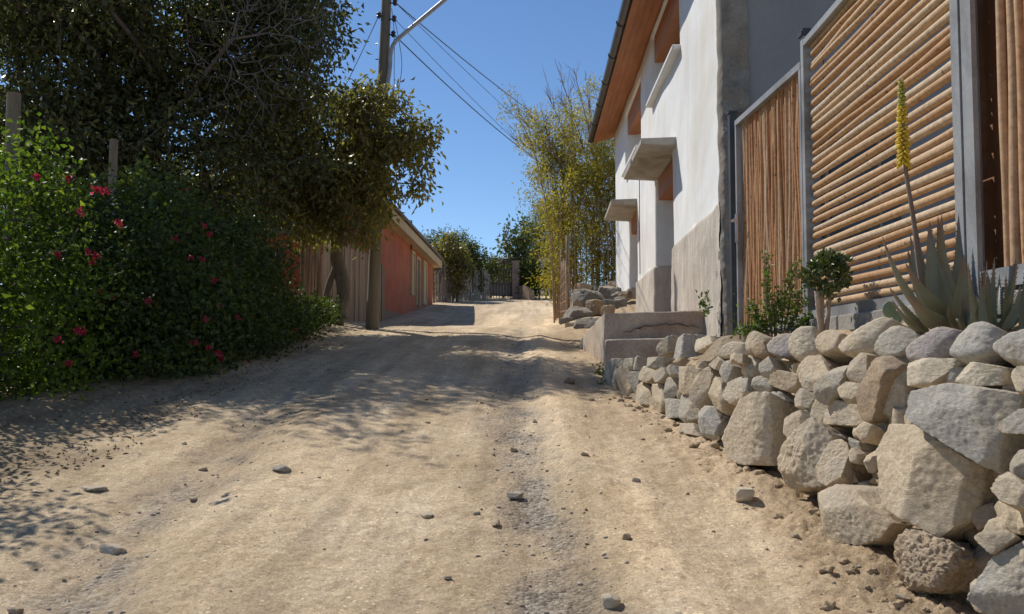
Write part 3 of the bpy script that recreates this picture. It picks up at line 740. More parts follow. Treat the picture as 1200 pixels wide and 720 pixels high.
def fence():
    zb, zt = 1.56, 3.42
    # gate of vertical sticks
    Gt = thing('stick_gate', (FX, 7.4, 1.4), 'closed gate of thin orange-brown upright sticks in a grey frame beside the house corner', 'gate')
    y0, y1 = atX(948, 300, FX).y + .05, atX(866, 300, FX).y
    f = MB()
    zt0, zt1 = atX(945, 68, FX).z, atX(868, 137, FX).z
    zb0, zb1 = atX(945, 372, FX).z, atX(868, 388, FX).z
    hx = .025
    f.hexa([(FX-hx, y0, zt0-.05), (FX+hx, y0, zt0-.05), (FX+hx, y1, zt1-.05), (FX-hx, y1, zt1-.05), (FX-hx, y0, zt0), (FX+hx, y0, zt0), (FX+hx, y1, zt1), (FX-hx, y1, zt1)])
    f.hexa([(FX-hx, y0, zb0-.05), (FX+hx, y0, zb0-.05), (FX+hx, y1, zb1-.05), (FX-hx, y1, zb1-.05), (FX-hx, y0, zb0+.03), (FX+hx, y0, zb0+.03), (FX+hx, y1, zb1+.03), (FX-hx, y1, zb1+.03)])
    for yy, za, zb_ in ((y0, zb0+.03, zt0-.05), (y1-.045, zb1+.03, zt1-.05)):
        f.box(FX-hx+.002, FX+hx-.002, yy, yy+.045, za-.001, zb_+.012)
    obj('frame', f.vf(), STEEL, Gt)
    s = MB(); y = y0 + .03
    while y < y1 - .02:
        k = (y-y0)/(y1-y0); r = rng.uniform(.010, .022)
        P, rr = wob((FX+.045+rng.uniform(-.02, .02), y, zb0+(zb1-zb0)*k-.02), (FX+.045+rng.uniform(-.01, .01), y+rng.uniform(-.03, .03), zt0+(zt1-zt0)*k-.01), r, 14, .02)
        s.tube(P, rr, 8); y += r*2 + rng.choice([-.006, 0, .004, .012])
    obj('stick_infill', s.vf(), POLEV, Gt, smooth=True, sharp=60)
    L = MB().tube([(FX-.03, y1-.06, 2.55), (FX-.075, y1-.06, 2.55), (FX-.075, y1-.16, 2.55)], .011, 8)
    L.box(FX-.04, FX-.026, y1-.09, y1-.02, 2.35, 2.62)
    obj('latch', L.vf(), mat('bright_metal', (.5, .5, .5), (.6, .6, .6), 3, .3, 20, 0, metal=1), Gt)
    yp = atX(861, 300, FX).y
    o = obj('gate_post', MB().box(FX-.035, FX+.035, yp-.02, yp+.07, 1.2, atX(861, 130, FX).z).box(FX-.045, FX+.045, yp-.03, yp+.08, atX(861, 130, FX).z, atX(861, 130, FX).z+.02).vf(), DSTEEL)
    tag(o, 'dark square steel gate post against the house corner', 'post')
    # horizontal pole panel
    T = thing('pole_fence', (FX, 4.2, 1.4), 'tall fence of peeled wooden poles in a grey steel frame above the stone wall', 'fence')
    yA = atX(949, 300, FX).y; yB = atX(1130, 300, FX).y
    ztA = atX(953, 38, FX).z; zbA = 1.55
    p = MB().box(FX-.03, FX+.03, yA-.03, yA+.03, 1.2, ztA+.03)
    obj('post', p.vf(), STEEL, T)
    cp = obj('post_cap', MB().box(FX-.045, FX+.045, yA-.045, yA+.045, ztA+.031, ztA+.06).box(FX-.03, FX+.03, yA-.03, yA+.03, ztA+.061, ztA+.085).vf(), DSTEEL, T)
    yC = atX(1155, 300, FX).y
    ztop = 3.62
    p = MB().box(FX-.035, FX+.035, yB-.075, yB, 1.2, ztop).box(FX-.027, FX+.03, yB-.125, yB-.08, 1.2, ztop).box(FX-.035, FX-.012, yC, yB-.13, 1.2, ztop)
    obj('post', p.vf(), STEEL, T)
    f = MB().box(FX-.028, FX+.028, yB+.002, yA-.032, ztA-.045, ztA).box(FX-.028, FX+.028, yB+.002, yA-.032, zbA-.035, zbA+.035)
    f.box(FX+.06, FX+.075, yA-.20, yA-.17, zbA, ztA-.05).box(FX+.06, FX+.075, (yA+yB)/2, (yA+yB)/2+.03, zbA, ztA-.05)
    f.box(FX-.03, FX+.03, 1.4, yC-.002, ztop-.05, ztop).box(FX-.03, FX+.03, 1.4, yC-.002, 1.545, 1.625).box(FX-.03, FX+.03, 1.34, 1.4, 1.2, ztop)
    obj('frame', f.vf(), STEEL, T)
    s = MB(); z = zbA + .07; kx = 0
    while z < ztA - .05:
        r = rng.uniform(.0185, .0245)
        P, rr = wob((FX+.03, yA-.035+rng.uniform(-.02, .01), z+rng.uniform(-.012, .012)), (FX+.03, yB+.012, z+rng.uniform(-.012, .012)), r, 18, .009, .25, .13)
        s.tube(P, rr, 10); z += .0605 + rng.uniform(-.007, .007)
    obj('horizontal_poles', s.vf(), POLEH, T, smooth=True, sharp=60)
    s = MB(); y = 1.45
    while y < yC - .02:
        r = rng.uniform(.018, .028)
        P, rr = wob((FX+.05+rng.uniform(-.015, .015), y, 1.60), (FX+.05+rng.uniform(-.02, .02), y+rng.uniform(-.02, .02), ztop-.04), r, 16, .016)
        s.tube(P, rr, 9); y += r*2 + rng.choice([.0, .02, .04, .06])
    obj('upright_poles', s.vf(), POLEV, T, smooth=True, sharp=60)
    o = obj('backing_board', MB().box(FX+.11, FX+.125, 1.42, yC+.3, 1.6, ztop-.05).vf(), mat('brown_board', (.24, .105, .045), (.32, .15, .07), 3, .8, 40, .3, stretch=(4, 4, .5)), T)
    # low block footing under the fence
    b = MB(); y = 1.35
    while y < yA+1.9:
        L_ = rng.uniform(.34, .42); b.box(FX-.06+rng.uniform(-.006, .006), FX+.09, y+.006, min(y+L_-.006, yA+1.95), 1.1, 1.52 if y < yA-.3 else 1.44); y += L_
    o = obj('block_footing', b.vf(), mat('grey_blocks', (.24, .225, .20), (.33, .31, .275), 6, .95, 40, .7, .02), T)
    o.modifiers.new('b', 'BEVEL').width = .008
fence()
# a dark shuttered window and a drainpipe on the shaded side wall, glimpsed between the poles
for (x0, x1, z0, z1) in ((3.0, 3.8, 2.5, 3.6), (4.4, 5.6, 1.6, 3.7)):
    wn = obj('window' if z0 > 2 else 'door', MB().box(x0, x1, 9.27, 9.308, z0, z1).vf(), DSTEEL, HOUSE)
    obj('pane', MB().box(x0+.08, x1-.08, 9.255, 9.268, z0+.08, z1-.08).vf(), GLASS, wn)
# ------------------------------------------------------------------ vegetation kit
def rand_dirs(n):
    v = rng.normal(size=(n, 3)); return v/np.linalg.norm(v, axis=1)[:, None]
def leaves(P, D, L, W, fold=.25, curl=0.15):
    """folded leaf blades: base points P, directions D"""
    n = len(P); L = np.broadcast_to(L, (n,))[:, None]; W = np.broadcast_to(W, (n,))[:, None]
    D = D/(np.linalg.norm(D, axis=1)[:, None]+1e-9)
    S = np.cross(D, rand_dirs(n)); S /= np.linalg.norm(S, axis=1)[:, None]+1e-9
    U = np.cross(S, D)
    m = P + D*L*.5 + U*L*curl*.4; tip = P + D*L - U*L*curl
    a = m + S*W*.5 + U*W*fold; b = m - S*W*.5 + U*W*fold
    V = np.stack([P, a, tip, b], 1).reshape(-1, 3)
    i = np.arange(n)[:, None]*4
    F = np.concatenate([i+np.array([[0, 1, 2, 3]])], 0)
    # split along the midrib so that the fold shows
    F = np.concatenate([np.concatenate([i, i+1, i+2], 1), np.concatenate([i, i+2, i+3], 1)], 0)
    return V, F
def clump_leaves(tips, per, spread, L, W, droop=.4, out=None, Lvar=.35):
    n = len(tips)*per
    c = np.repeat(np.asarray(tips), per, 0)
    sp = np.repeat(np.broadcast_to(spread, (len(tips),)), per)[:, None]
    o = rng.normal(size=(n, 3))*sp*.55
    P = c + o
    D = rand_dirs(n) + .8*o/(sp+1e-6) + np.array([0, 0, -droop])
    return leaves(P, D, L*rng.uniform(1-Lvar, 1+Lvar, n), W*rng.uniform(1-Lvar, 1+Lvar, n))
def in_ellipsoids(E, n, shell=.55):
    """E = (centre, radii, weight); points inside, favouring the outside"""
    wts = np.array([e[2] if len(e) > 2 else e[1][0]*e[1][1]*e[1][2] for e in E]); wts = wts/wts.sum()
    out = []
    for e, k in zip(E, rng.multinomial(n, wts)):
        r = rng.uniform(shell**3, 1, k)**(1/3)
        d = rand_dirs(k); lump = 1 + .22*vnoise(d[:, 0]*2.3+e[0][0]*3, d[:, 1]*2.3, d[:, 2]*2.3+e[0][1])
        out.append(np.array(e[0]) + d*(r*lump)[:, None]*np.array(e[1]))
    return np.concatenate(out)
def skeleton(trunk, tips, r0, step=.45, jit=.06, rmin=.004, pw=.5):
    """twigs join tips to the nearest wood; returns tubes"""
    nodes_ = [np.array(tuple(p), float) for p in trunk]; par = list(range(-1, len(nodes_)-1))
    root = nodes_[0]; tt = nodes_[-1]
    order = np.argsort([np.linalg.norm(t-tt) for t in tips])
    arr = np.zeros((len(nodes_)+len(tips)*14, 3)); arr[:len(nodes_)] = nodes_; cnt = len(nodes_)
    dist = np.zeros(len(arr)); 
    for i in range(1, cnt): dist[i] = dist[i-1] + np.linalg.norm(arr[i]-arr[i-1])
    istip = []
    for k in order:
        t = np.asarray(tips[k]); A = arr[:cnt]
        d = np.linalg.norm(A-t, axis=1); cost = d + .35*dist[:cnt]; cost[:max(1, len(trunk)//2)] += 2.0
        j = int(np.argmin(cost)); m = min(12, max(1, int(d[j]/step))); prev = j; p0 = arr[j].copy()
        for s in range(1, m+1):
            q = p0 + (t-p0)*s/m
            if s < m: q = q + rng.normal(size=3)*jit + np.array([0, 0, .05*d[j]*math.sin(math.pi*s/m)])
            arr[cnt] = q; par.append(prev); dist[cnt] = dist[prev] + np.linalg.norm(q-arr[prev]); prev = cnt; cnt += 1
        istip.append(prev)
    load = np.zeros(cnt)
    for i in istip:
        while i >= 0: load[i] += 1; i = par[i]
    rad = np.maximum(rmin, r0*(np.maximum(load, 1)/load[0])**pw)
    V, F = [], []; nv = 0
    A = arr[:cnt]; kids = [[] for _ in range(cnt)]
    for i, p in enumerate(par):
        if p >= 0: kids[p].append(i)
    ns = 6
    ang = np.linspace(0, 2*np.pi, ns, endpoint=False)
    for i, p in enumerate(par):
        if p < 0: continue
        d = A[i]-A[p]; ln = np.linalg.norm(d)+1e-9; d = d/ln
        u = np.cross(d, [.3, .5, .81]); u /= np.linalg.norm(u)+1e-9; v = np.cross(d, u)
        c = np.cos(ang)[:, None]*u + np.sin(ang)[:, None]*v
        ra = min(rad[p], rad[i]*1.35)
        V.append(A[p]-d*ra*.3 + c*ra); V.append(A[i]+d*rad[i]*.3 + c*rad[i])
        for k in range(ns): F.append((nv+k, nv+(k+1) % ns, nv+ns+(k+1) % ns, nv+ns+k))
        nv += 2*ns
    return np.concatenate(V), np.array(F)
def join(*VF):
    Vs, Fs, n = [], [], 0
    for V, F in VF: Vs.append(V); Fs.append(np.asarray(F)+n); n += len(V)
    return np.concatenate(Vs), np.concatenate(Fs)
BARK = mat('grey_bark', (.10, .08, .065), (.20, .165, .13), 6, .95, 30, .8, .015, stretch=(1, 1, .35))
BARKD = mat('dark_twigs', (.075, .062, .06), (.14, .115, .105), 6, .95, 30, .5)
BARKL = mat('tan_twigs', (.30, .20, .12), (.42, .30, .19), 6, .9, 30, .4)
LF_DARK = leafmat('dark_leaf', (.07, .078, .036), (.125, .125, .055), .36, (.22, .20, .085), rough=.38)
LF_OLIVE = leafmat('olive_leaf', (.165, .14, .055), (.25, .21, .08), .44, (.38, .32, .11), rough=.38)
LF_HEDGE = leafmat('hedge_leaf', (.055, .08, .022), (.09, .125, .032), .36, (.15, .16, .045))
LF_LIT = leafmat('leaf_painted_sunlit', (.085, .135, .022), (.14, .20, .03), .43, (.23, .27, .055))  # same plant as the hedge leaf, sunlight painted in as a brighter green
LF_YEL = leafmat('yellow_leaf', (.27, .27, .05), (.42, .37, .075), .52, (.58, .44, .10), tcol=(1.3, 1.3, .5))
LF_FAR = leafmat('far_leaf', (.065, .085, .03), (.11, .125, .045), .38, (.19, .18, .06))
PINK = leafmat('pink_petal', (.42, .03, .07), (.52, .05, .10), .3, (.60, .10, .18), tcol=(1.1, .8, .9))

# ------------------------------------------------------------------ big dark tree on the left
def big_tree():
    T = thing('dark_tree', (-6.2, 13.2, gz(-6.2, 13.2)), 'large dense dark green tree with grey bare twigs overhanging the flowering hedge', 'tree')
    E = [((-5.6, 12.9, 6.6), (2.3, 1.9, 1.7)), ((-4.35, 13.0, 6.0), (1.35, 1.3, 1.5)), ((-7.6, 12.6, 5.3), (2.2, 1.7, 2.0)), ((-5.3, 13.0, 4.4), (1.6, 1.4, 1.1)), ((-3.8, 13.1, 7.2), (1.0, 1.1, 1.0)), ((-6.6, 12.6, 3.9), (1.4, 1.2, 1.0)), ((-5.6, 10.4, 6.3), (1.1, .9, .75)), ((-3.7, 12.7, 6.2), (.8, .8, .9)), ((-3.65, 13.3, 4.9), (.8, .8, 1.1)), ((-4.7, 13.0, 3.8), (1.0, .9, .8)), ((-6.0, 11.8, 4.2), (1.2, .8, .9))]
    tips = in_ellipsoids(E, 640, .2)
    trunk = curve([(-6.2, 13.2, T.location.z-.1), (-6.1, 13.15, 2.6), (-5.8, 13.1, 3.9), (-5.5, 13, 5.0)], 5)
    obj('trunk', skeleton(trunk, tips, .19, .5, .07, .006), BARKD, T, smooth=True)
    obj('crown', clump_leaves(tips, 92, .33, .11, .045, .7), LF_DARK, T)
    # bare twiggy side towards the lane
    tw = in_ellipsoids([((-3.6, 11.3, 5.2), (1.05, .6, 1.2)), ((-3.2, 11.6, 6.0), (.8, .6, .8))], 420, .1)
    obj('bare_twigs', skeleton(curve([(-5.4, 13, 4.8), (-4.6, 12.2, 5.2), (-4.0, 11.6, 5.5)], 4), tw, .03, .3, .06, .0025), mat('grey_twigs', (.12, .10, .098), (.19, .165, .16), 6, .9, 30, .3), T, smooth=True)
big_tree()
def lane_tree():
    T = thing('leafy_tree', (-3.75, 17.0, gz(-3.75, 17)), 'olive green tree with drooping leaves growing around the utility pole', 'tree')
    E = [((-3.3, 15.2, 5.0), (1.1, 1.0, .9)), ((-2.2, 14.9, 4.75), (.6, .65, .72)), ((-4.2, 15.0, 4.5), (1.0, .9, 1.0)), ((-3.3, 15.1, 3.9), (1.1, .8, .6)), ((-2.75, 15.0, 5.3), (.65, .65, .55)), ((-4.6, 14.7, 5.4), (.7, .7, .8)), ((-3.0, 14.9, 3.5), (.6, .5, .4))]
    tips = in_ellipsoids(E, 300, .3)
    trunk = curve([(-3.75, 17.0, T.location.z-.1), (-3.62, 16.95, 2.6), (-3.75, 16.9, 3.3), (-3.45, 16.0, 4.1), (-3.35, 15.3, 4.7)], 6)
    t2 = MB().tube(curve([(-3.98, 17.05, T.location.z-.1), (-3.95, 17, 2.5), (-3.72, 16.9, 3.1)], 5), [.075]*5+[.06]*6, 8).vf()
    V, F = skeleton(trunk, tips, .13, .45, .06, .005)
    obj('trunk', (V, F), BARK, T, smooth=True)
    obj('second_stem', t2, BARK, T, smooth=True)
    obj('crown', clump_leaves(tips, 70, .23, .115, .045, 1.1), LF_OLIVE, T)
lane_tree()

# ------------------------------------------------------------------ flowering hedge
def flower(parent, p, s=1.0):
    n = 24; s = s*.68
    P = np.array(p) + rng.normal(size=(n, 3))*.016*s
    D = rand_dirs(n) + np.array([.2, -.6, .3])
    obj('flower_cluster', leaves(P, D, .04*s*rng.uniform(.7, 1.2, n), .034*s, .2, .3), PINK, parent)
def shrub(name, label, cat, E, n, per, spread, L, W, lm, group=None, stem_r=.05, shell=.5, droop=.1, base=None, flowers=(), fy=None, wood=BARKD, up=0):
    c = np.mean([e[0] for e in E], axis=0) if base is None else np.array(base)
    z = gz(c[0], c[1]); T = thing(name, (c[0], c[1], z), label, cat, group)
    tips = in_ellipsoids(E, n, shell); tips[:, 2] = np.maximum(tips[:, 2], ground(tips[:, 0], tips[:, 1], False)+.06)
    trunk = curve([(c[0], c[1], z-.1), (c[0]+.05, c[1], z+.3), (c[0], c[1]+.05, z+.3+.3*max(e[1][2] for e in E))], 3)
    obj('stems', skeleton(trunk, tips, stem_r, .4, .06, .003), wood, T, smooth=True)
    obj('foliage', clump_leaves(tips, per, spread, L, W, droop), lm, T)
    for (px, py) in flowers:
        d = ray(px, py); best = None
        for e in E:   # first hit of the ray with an ellipsoid
            o = (np.array(CAM)-np.array(e[0]))/np.array(e[1])/1.06; q = np.array(d)/np.array(e[1])/1.06
            a, b_, c_ = q@q, 2*o@q, o@o-1; k = b_*b_-4*a*c_
            if k > 0:
                t = (-b_-math.sqrt(k))/(2*a)
                if best is None or t < best: best = t
        if best is None: best = (E[0][0][1])/d.y
        flower(T, CAM + d*best, 1.0)
    return T
HE = [((-4.45, 9.8, 1.85), (1.2, 1.5, 1.38)), ((-4.25, 11.8, 2.05), (.9, 1.5, 1.25)), ((-4.0, 9.0, 1.35), (.75, 1.0, .75)), ((-3.75, 11.0, 1.5), (.6, 1.2, .7))]
fl_mid = [(218,222),(239,264),(205,281),(223,302),(237,305),(251,329),(256,358),(278,372),(240,374),(174,353),(228,402),(245,408),(256,414),(260,420),(292,426),(255,441),(227,455),(235,466),(160,416),(245,275),(133,348),(118,342)]
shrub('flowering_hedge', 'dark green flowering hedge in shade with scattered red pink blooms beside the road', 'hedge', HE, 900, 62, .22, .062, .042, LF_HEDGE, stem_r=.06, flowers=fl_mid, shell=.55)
HL = [((-4.95, 5.6, 2.0), (1.2, 1.1, 1.5)), ((-4.75, 4.5, 1.8), (1.0, 1.0, 1.4)), ((-5.0, 7.9, 2.0), (1.15, 1.2, 1.2)), ((-5.9, 6.9, 1.7), (1.3, 1.4, 1.4)), ((-4.6, 7.3, 1.3), (.85, 1.0, .9))]
fl_l = [(43,208),(81,209),(113,223),(122,224),(95,249),(139,262),(104,295),(113,300),(108,307),(90,388),(97,390),(68,398),(80,427),(68,300)]
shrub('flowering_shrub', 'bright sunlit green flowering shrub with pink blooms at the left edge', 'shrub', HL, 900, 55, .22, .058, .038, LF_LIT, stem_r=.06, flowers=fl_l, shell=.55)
HS = [((-4.5, 13.7, 2.0), (.55, 1.3, .85)), ((-4.0, 15.1, 2.0), (.5, .9, .35)), ((-3.85, 16.2, 2.0), (.35, .6, .3)), ((-3.6, 12.9, 1.75), (.4, .9, .4))]
shrub('low_hedge', 'low dark bushy growth at the far end of the flowering hedge before the plank fence', 'hedge', HS, 260, 55, .18, .06, .04, LF_HEDGE, stem_r=.03, flowers=[(346,387),(322,384)], shell=.5)

# ------------------------------------------------------------------ post-and-wire fence behind the hedge
POSTM = mat('round_post_wood', (.20, .145, .095), (.30, .22, .15), 3, .9, 40, .5, .008, stretch=(3, 3, .4))
def wire_fence():
    T = thing('wire_fence', (-4.9, 12.5, 1.3), 'round wooden posts with wire standing behind the flowering hedge', 'fence')
    tops = []
    for px, py, Y, r in ((17, 110, 9, .065), (133, 163, 11, .05), (240, 203, 13.2, .05), (311, 228, 15, .05), (356, 252, 17, .05)):
        p = at(px, py, Y); z0 = gz(p.x, p.y)
        P, rr = wob((p.x, p.y, z0-.2), (p.x, p.y, p.z), r, 8, .01, .08, .03)
        obj('post', MB().tube(P, rr, 12).vf(), POSTM, T, smooth=True, sharp=50); tops.append(p)
    b = MB()
    for h in (.15, .55, .95, 1.35, 1.75):
        for a, c in zip(tops[:-1], tops[1:]):
            m = (a+c)/2; b.tube([(a.x, a.y, a.z-h), (m.x, m.y, m.z-h-.03), (c.x, c.y, c.z-h)], .003, 4)
    obj('wire', b.vf(), DSTEEL, T)
wire_fence()

# ------------------------------------------------------------------ utility pole with street-lamp arm
UPM = mat('pole_wood', (.17, .135, .09), (.26, .21, .145), 3, .95, 30, .7, .01, stretch=(4, 4, .3))
GALV = mat('galvanised_pipe', (.33, .33, .33), (.45, .45, .45), 4, .5, 30, .1, metal=.3)
def upole():
    Y = 16.6
    b = at(436, 386, Y); t = at(453, 0, Y); d = (t-b)
    z0 = gz(b.x, Y); T = thing('utility_pole', (b.x, Y, z0), 'weathered wooden utility pole with a grey pipe arm rising through the leafy tree', 'utility pole')
    P = [b + d*s for s in np.linspace(-.05, 1.22, 14)]
    obj('pole', MB().tube(P, np.linspace(.125, .085, 14), 14).vf(), UPM, T, smooth=True, sharp=50)
    A = [at(454, 100, Y-.13), at(457, 80, Y-.14), at(458, 62, Y-.16), at(462, 51, Y-.18), at(472, 41, Y-.22), at(520, 1, Y-.5), at(545, -20, Y-.65)]
    arm = obj('lamp_arm', MB().tube(curve(A, 6), .038, 10).vf(), GALV, T, smooth=True, sharp=50)
    e = A[-1]; bm = MB().tube([e, e+Vector((.12, -.04, .02)), e+Vector((.35, -.1, .0)), e+Vector((.55, -.16, -.04))], [.05, .09, .11, .05], 10)
    obj('lamp_head', bm.vf(), GALV, arm, smooth=True)
    for px, py, dz in ((463, 3, 0), (462, 22, 0), (461, 40, 0), (444, 18, 0)):
        p = at(px, py, Y-.1); k = MB().tube([p+Vector((0, 0, -.06)), p+Vector((0, 0, -.03)), p, p+Vector((0, 0, .03)), p+Vector((0, 0, .06))], [.025, .05, .03, .05, .02], 9)
        q = at(452, py+2, Y); k.tube([q, p], .014, 5)
        obj('insulator', k.vf(), DSTEEL, T, smooth=True, sharp=50)
    for ks, col in (((459, 10), 1), ((463, 26), 2)):
        pts = [at(ks[0], ks[1], Y-.12), at(ks[0]+3, 40, Y-.15), at(ks[0]+5*col-2, 75, Y-.14), at(ks[0]+2+col, 110, Y-.13), at(ks[0]+1+2*col, 135, Y-.12)]
        obj('hanging_cable', MB().tube(curve(pts, 5), .006, 5).vf(), DSTEEL, T)
    for py in (70, 95, 110):
        p = at(450, py, Y); obj('step_bolt', MB().tube([p+Vector((-.1, -.02, 0)), p+Vector((-.16, -.02, 0))], .01, 5).vf(), DSTEEL, T)
    return Y
UY = upole()
def wires():
    specs = [((463, 3), (720, 192), 40, (538, 66), .011, 'thickest upper power cable running from pole to the yellow tree'),
             ((464, 4), (700, 222), 42, (540, 77), .006, 'thin pale cable just below the thick upper power cable'),
             ((462, 22), (720, 262), 40, (530, 93), .006, 'thin pale cable between the two thick sagging cables'),
             ((461, 40), (690, 222), 38, (528, 104), .012, 'thick lower cable sagging from pole to the tip of the bare branches')]
    for (a, b, Yb, mid, r, lab) in specs:
        A = at(*a, UY-.1); B = at(*b, Yb)
        # parameter where the straight run crosses mid's column, then the sag needed there
        best = None
        for s in np.linspace(.02, .98, 300):
            q = A + (B-A)*s; dv = _rot.transposed() @ (q-CAM); px = 600 - FPX*dv.x/dv.z
            if best is None or abs(px-mid[0]) < best[0]: best = (abs(px-mid[0]), s, q)
        _, s, q = best; want = at(mid[0], mid[1], q.y).z
        c = (q.z-want)/(s*(1-s))
        P = [A + (B-A)*k - Vector((0, 0, c*k*(1-k))) for k in np.linspace(0, 1, 40)]
        tag(obj('power_cable', MB().tube(P, r, 5).vf(), DSTEEL), lab, 'cable', 'cables strung from the utility pole')
    A = at(446, 14, UY-.1); B = at(395, 120, UY+2.5)
    tag(obj('power_cable', MB().tube([A + (B-A)*k - Vector((0, 0, .12*k*(1-k))) for k in np.linspace(0, 1, 12)], .008, 5).vf(), DSTEEL), 'short cable dropping left from the utility pole into the leafy tree', 'cable', 'cables strung from the utility pole')
wires()

# ------------------------------------------------------------------ plank fence, red wall, orange house
PLK = mat('weathered_planks', (.25, .18, .115), (.40, .30, .205), 3, .9, 36, .5, .006, stretch=(5, 5, .35), c3=(.18, .13, .09))
def plank_fence():
    T = thing('plank_fence', (-4.4, 22, gz(-4.4, 22)), 'uneven weathered upright plank fence behind the utility pole', 'fence')
    y = 18.4; b = MB()
    while y < 26.2:
        wd = rng.uniform(.14, .3); zt = 4.02 + rng.uniform(-.12, .1); z0 = gz(-4.4, y)-.1; x = -4.4 + rng.uniform(-.02, .02); l = rng.uniform(-.02, .02)
        b.hexa([(x-.012, y, z0), (x+.012, y, z0), (x+.012, y+wd, z0), (x-.012, y+wd, z0), (x-.012, y+l, zt), (x+.012, y+l, zt), (x+.012, y+wd+l, zt+rng.uniform(-.03, .03)), (x-.012, y+wd+l, zt)])
        y += wd + rng.choice([.004, .01, .04])
    obj('planks', b.vf(), PLK, T)
    obj('rail', MB().box(-4.48, -4.42, 18.4, 26.2, 2.5, 2.58).box(-4.48, -4.42, 18.4, 26.2, 3.6, 3.68).vf(), PLK, T)
    T = thing('stake_gate', (-4.75, 18.0, gz(-4.7, 18)), 'dark gappy gate of thin upright stakes left of the plank fence', 'gate')
    b = MB()
    for i, px in enumerate((357, 361, 364, 368, 371, 374)):
        p = at(px, 270, 18.2); z0 = gz(p.x, 18.2)
        P, rr = wob((p.x, 18.2, z0), (p.x+.02, 18.2, at(px, 262+rng.uniform(-6, 6), 18.2).z), .026, 7, .02); b.tube(P, rr, 7)
    obj('stakes', b.vf(), PLK, T)
    p, q = at(355, 300, 18.24), at(376, 302, 18.24); obj('crossbar', MB().tube([p, q], .02, 6).vf(), PLK, T); p, q = at(355, 345, 18.24), at(376, 346, 18.24); obj('crossbar', MB().tube([p, q], .02, 6).vf(), PLK, T)
plank_fence()
REDP = mat('red_wash', (.40, .10, .04), (.50, .15, .06), 1.3, .92, 22, .35, .01, c3=(.38, .14, .07), fine=.12)
TANP = mat('muddy_base', (.26, .17, .11), (.35, .24, .16), 2, .95, 25, .4)
CREAM = mat('cream_board', (.52, .39, .21), (.62, .48, .28), 2, .8, 30, .2)
def red_wall():
    T = thing('red_outhouse', (-7.2, 23, gz(-7.2, 23)), 'dull red rendered outhouse glimpsed through foliage behind the wire fence', 'building')
    z0 = gz(-7, 22)-.3
    obj('wall', MB().box(-10, -5.35, 21.5, 24.5, z0, 4.25).vf(), REDP, T)
    obj('roof', MB().box(-10.3, -5.1, 21.2, 24.8, 4.26, 4.36).vf(), ROOFM, T)
    wn = obj('window', MB().box(-7.0, -6.1, 21.44, 21.495, 3.0, 3.9).vf(), WOODD, T)
    obj('pane', MB().box(-6.92, -6.18, 21.425, 21.438, 3.08, 3.82).vf(), GLASS, wn)
red_wall()
def orange_house():
    X = -4.5; y0 = atX(447, 375, X).y; y1 = atX(507, 356, X).y
    T = thing('orange_house', (X-2, (y0+y1)/2, gz(X, y0)), 'low orange adobe house with cream eaves board and narrow doors on the left side', 'house')
    ze0 = atX(462, 262, X).z; ze = 5.40
    zE = at(512, 318, atX(512, 318, X+.3).y).z
    ys = np.linspace(y0, y1, 60); zs = np.linspace(1.4, ze+.35, 30)
    b = MB(); b.box(X-6, X, y0, y1, 1.2, ze+.2)
    obj('wall', b.vf(), REDP, T)
    obj('plinth', MB().box(X-.3, X+.03, y0-.03, y1-.3, 1.2, 2.75).vf(), TANP, T)
    # boxed eaves and roof
    ex = X + .34
    e0 = atX(462, 262, ex); 
    obj('eaves_board', MB().box(X+.003, ex, y0-.35, y1+.35, ze-.02, ze+.03).box(ex, ex+.03, y0-.37, y1+.37, ze-.05, ze+.26).vf(), CREAM, T)
    obj('roof', MB().hexa([(X-3.2, y0-.5, ze+1.35), (ex+.12, y0-.5, ze+.27), (ex+.12, y1+.5, ze+.27), (X-3.2, y1+.5, ze+1.35), (X-3.2, y0-.5, ze+1.45), (ex+.12, y0-.5, ze+.37), (ex+.12, y1+.5, ze+.37), (X-3.2, y1+.5, ze+1.45)]).hexa([(X-6.4, y0-.5, ze+.3), (X-3.2, y0-.5, ze+1.35), (X-3.2, y1+.5, ze+1.35), (X-6.4, y1+.5, ze+.3), (X-6.4, y0-.5, ze+.4), (X-3.2, y0-.5, ze+1.45), (X-3.2, y1+.5, ze+1.45), (X-6.4, y1+.5, ze+.4)]).vf(), ROOFM, T)
    obj('gable', ([(X-6, y0+.01, ze+.2), (X, y0+.01, ze+.2), (X-3.2, y0+.01, ze+1.34), (X-6, y0+.2, ze+.2), (X, y0+.2, ze+.2), (X-3.2, y0+.2, ze+1.34)], [(0, 1, 2), (5, 4, 3), (0, 3, 4, 1), (1, 4, 5, 2), (2, 5, 3, 0)]), REDP, T)
    for pa, pb, top, bot, kind in ((481, 484.5, 293, 345, 'window'), (487, 491, 300, 358, 'door'), (495, 499, 305, 356, 'window')):
        ya, yb = atX(pa, 330, X).y, atX(pb, 330, X).y; zt, zb = atX(pa, top, X).z, atX(pa, bot, X).z
        f = obj(kind, MB().box(X+.002, X+.07, ya, ya+.12, zb, zt).box(X+.002, X+.07, yb-.12, yb, zb, zt).box(X+.002, X+.07, ya+.121, yb-.121, zt-.1, zt).vf(), CREAM, T)
        obj('pane' if kind == 'window' else 'leaf', MB().box(X+.002, X+.03, ya+.125, yb-.125, zb, zt-.105).vf(), CREAM if kind == 'window' else WOODD, f)
    p = atX(479, 270, X)
    obj('lamp_bracket', MB().tube([(X+.03, p.y, p.z+.35), (X+.1, p.y, p.z+.35), (X+.1, p.y, p.z-.7)], .03, 6).vf(), DSTEEL, T)
orange_house()
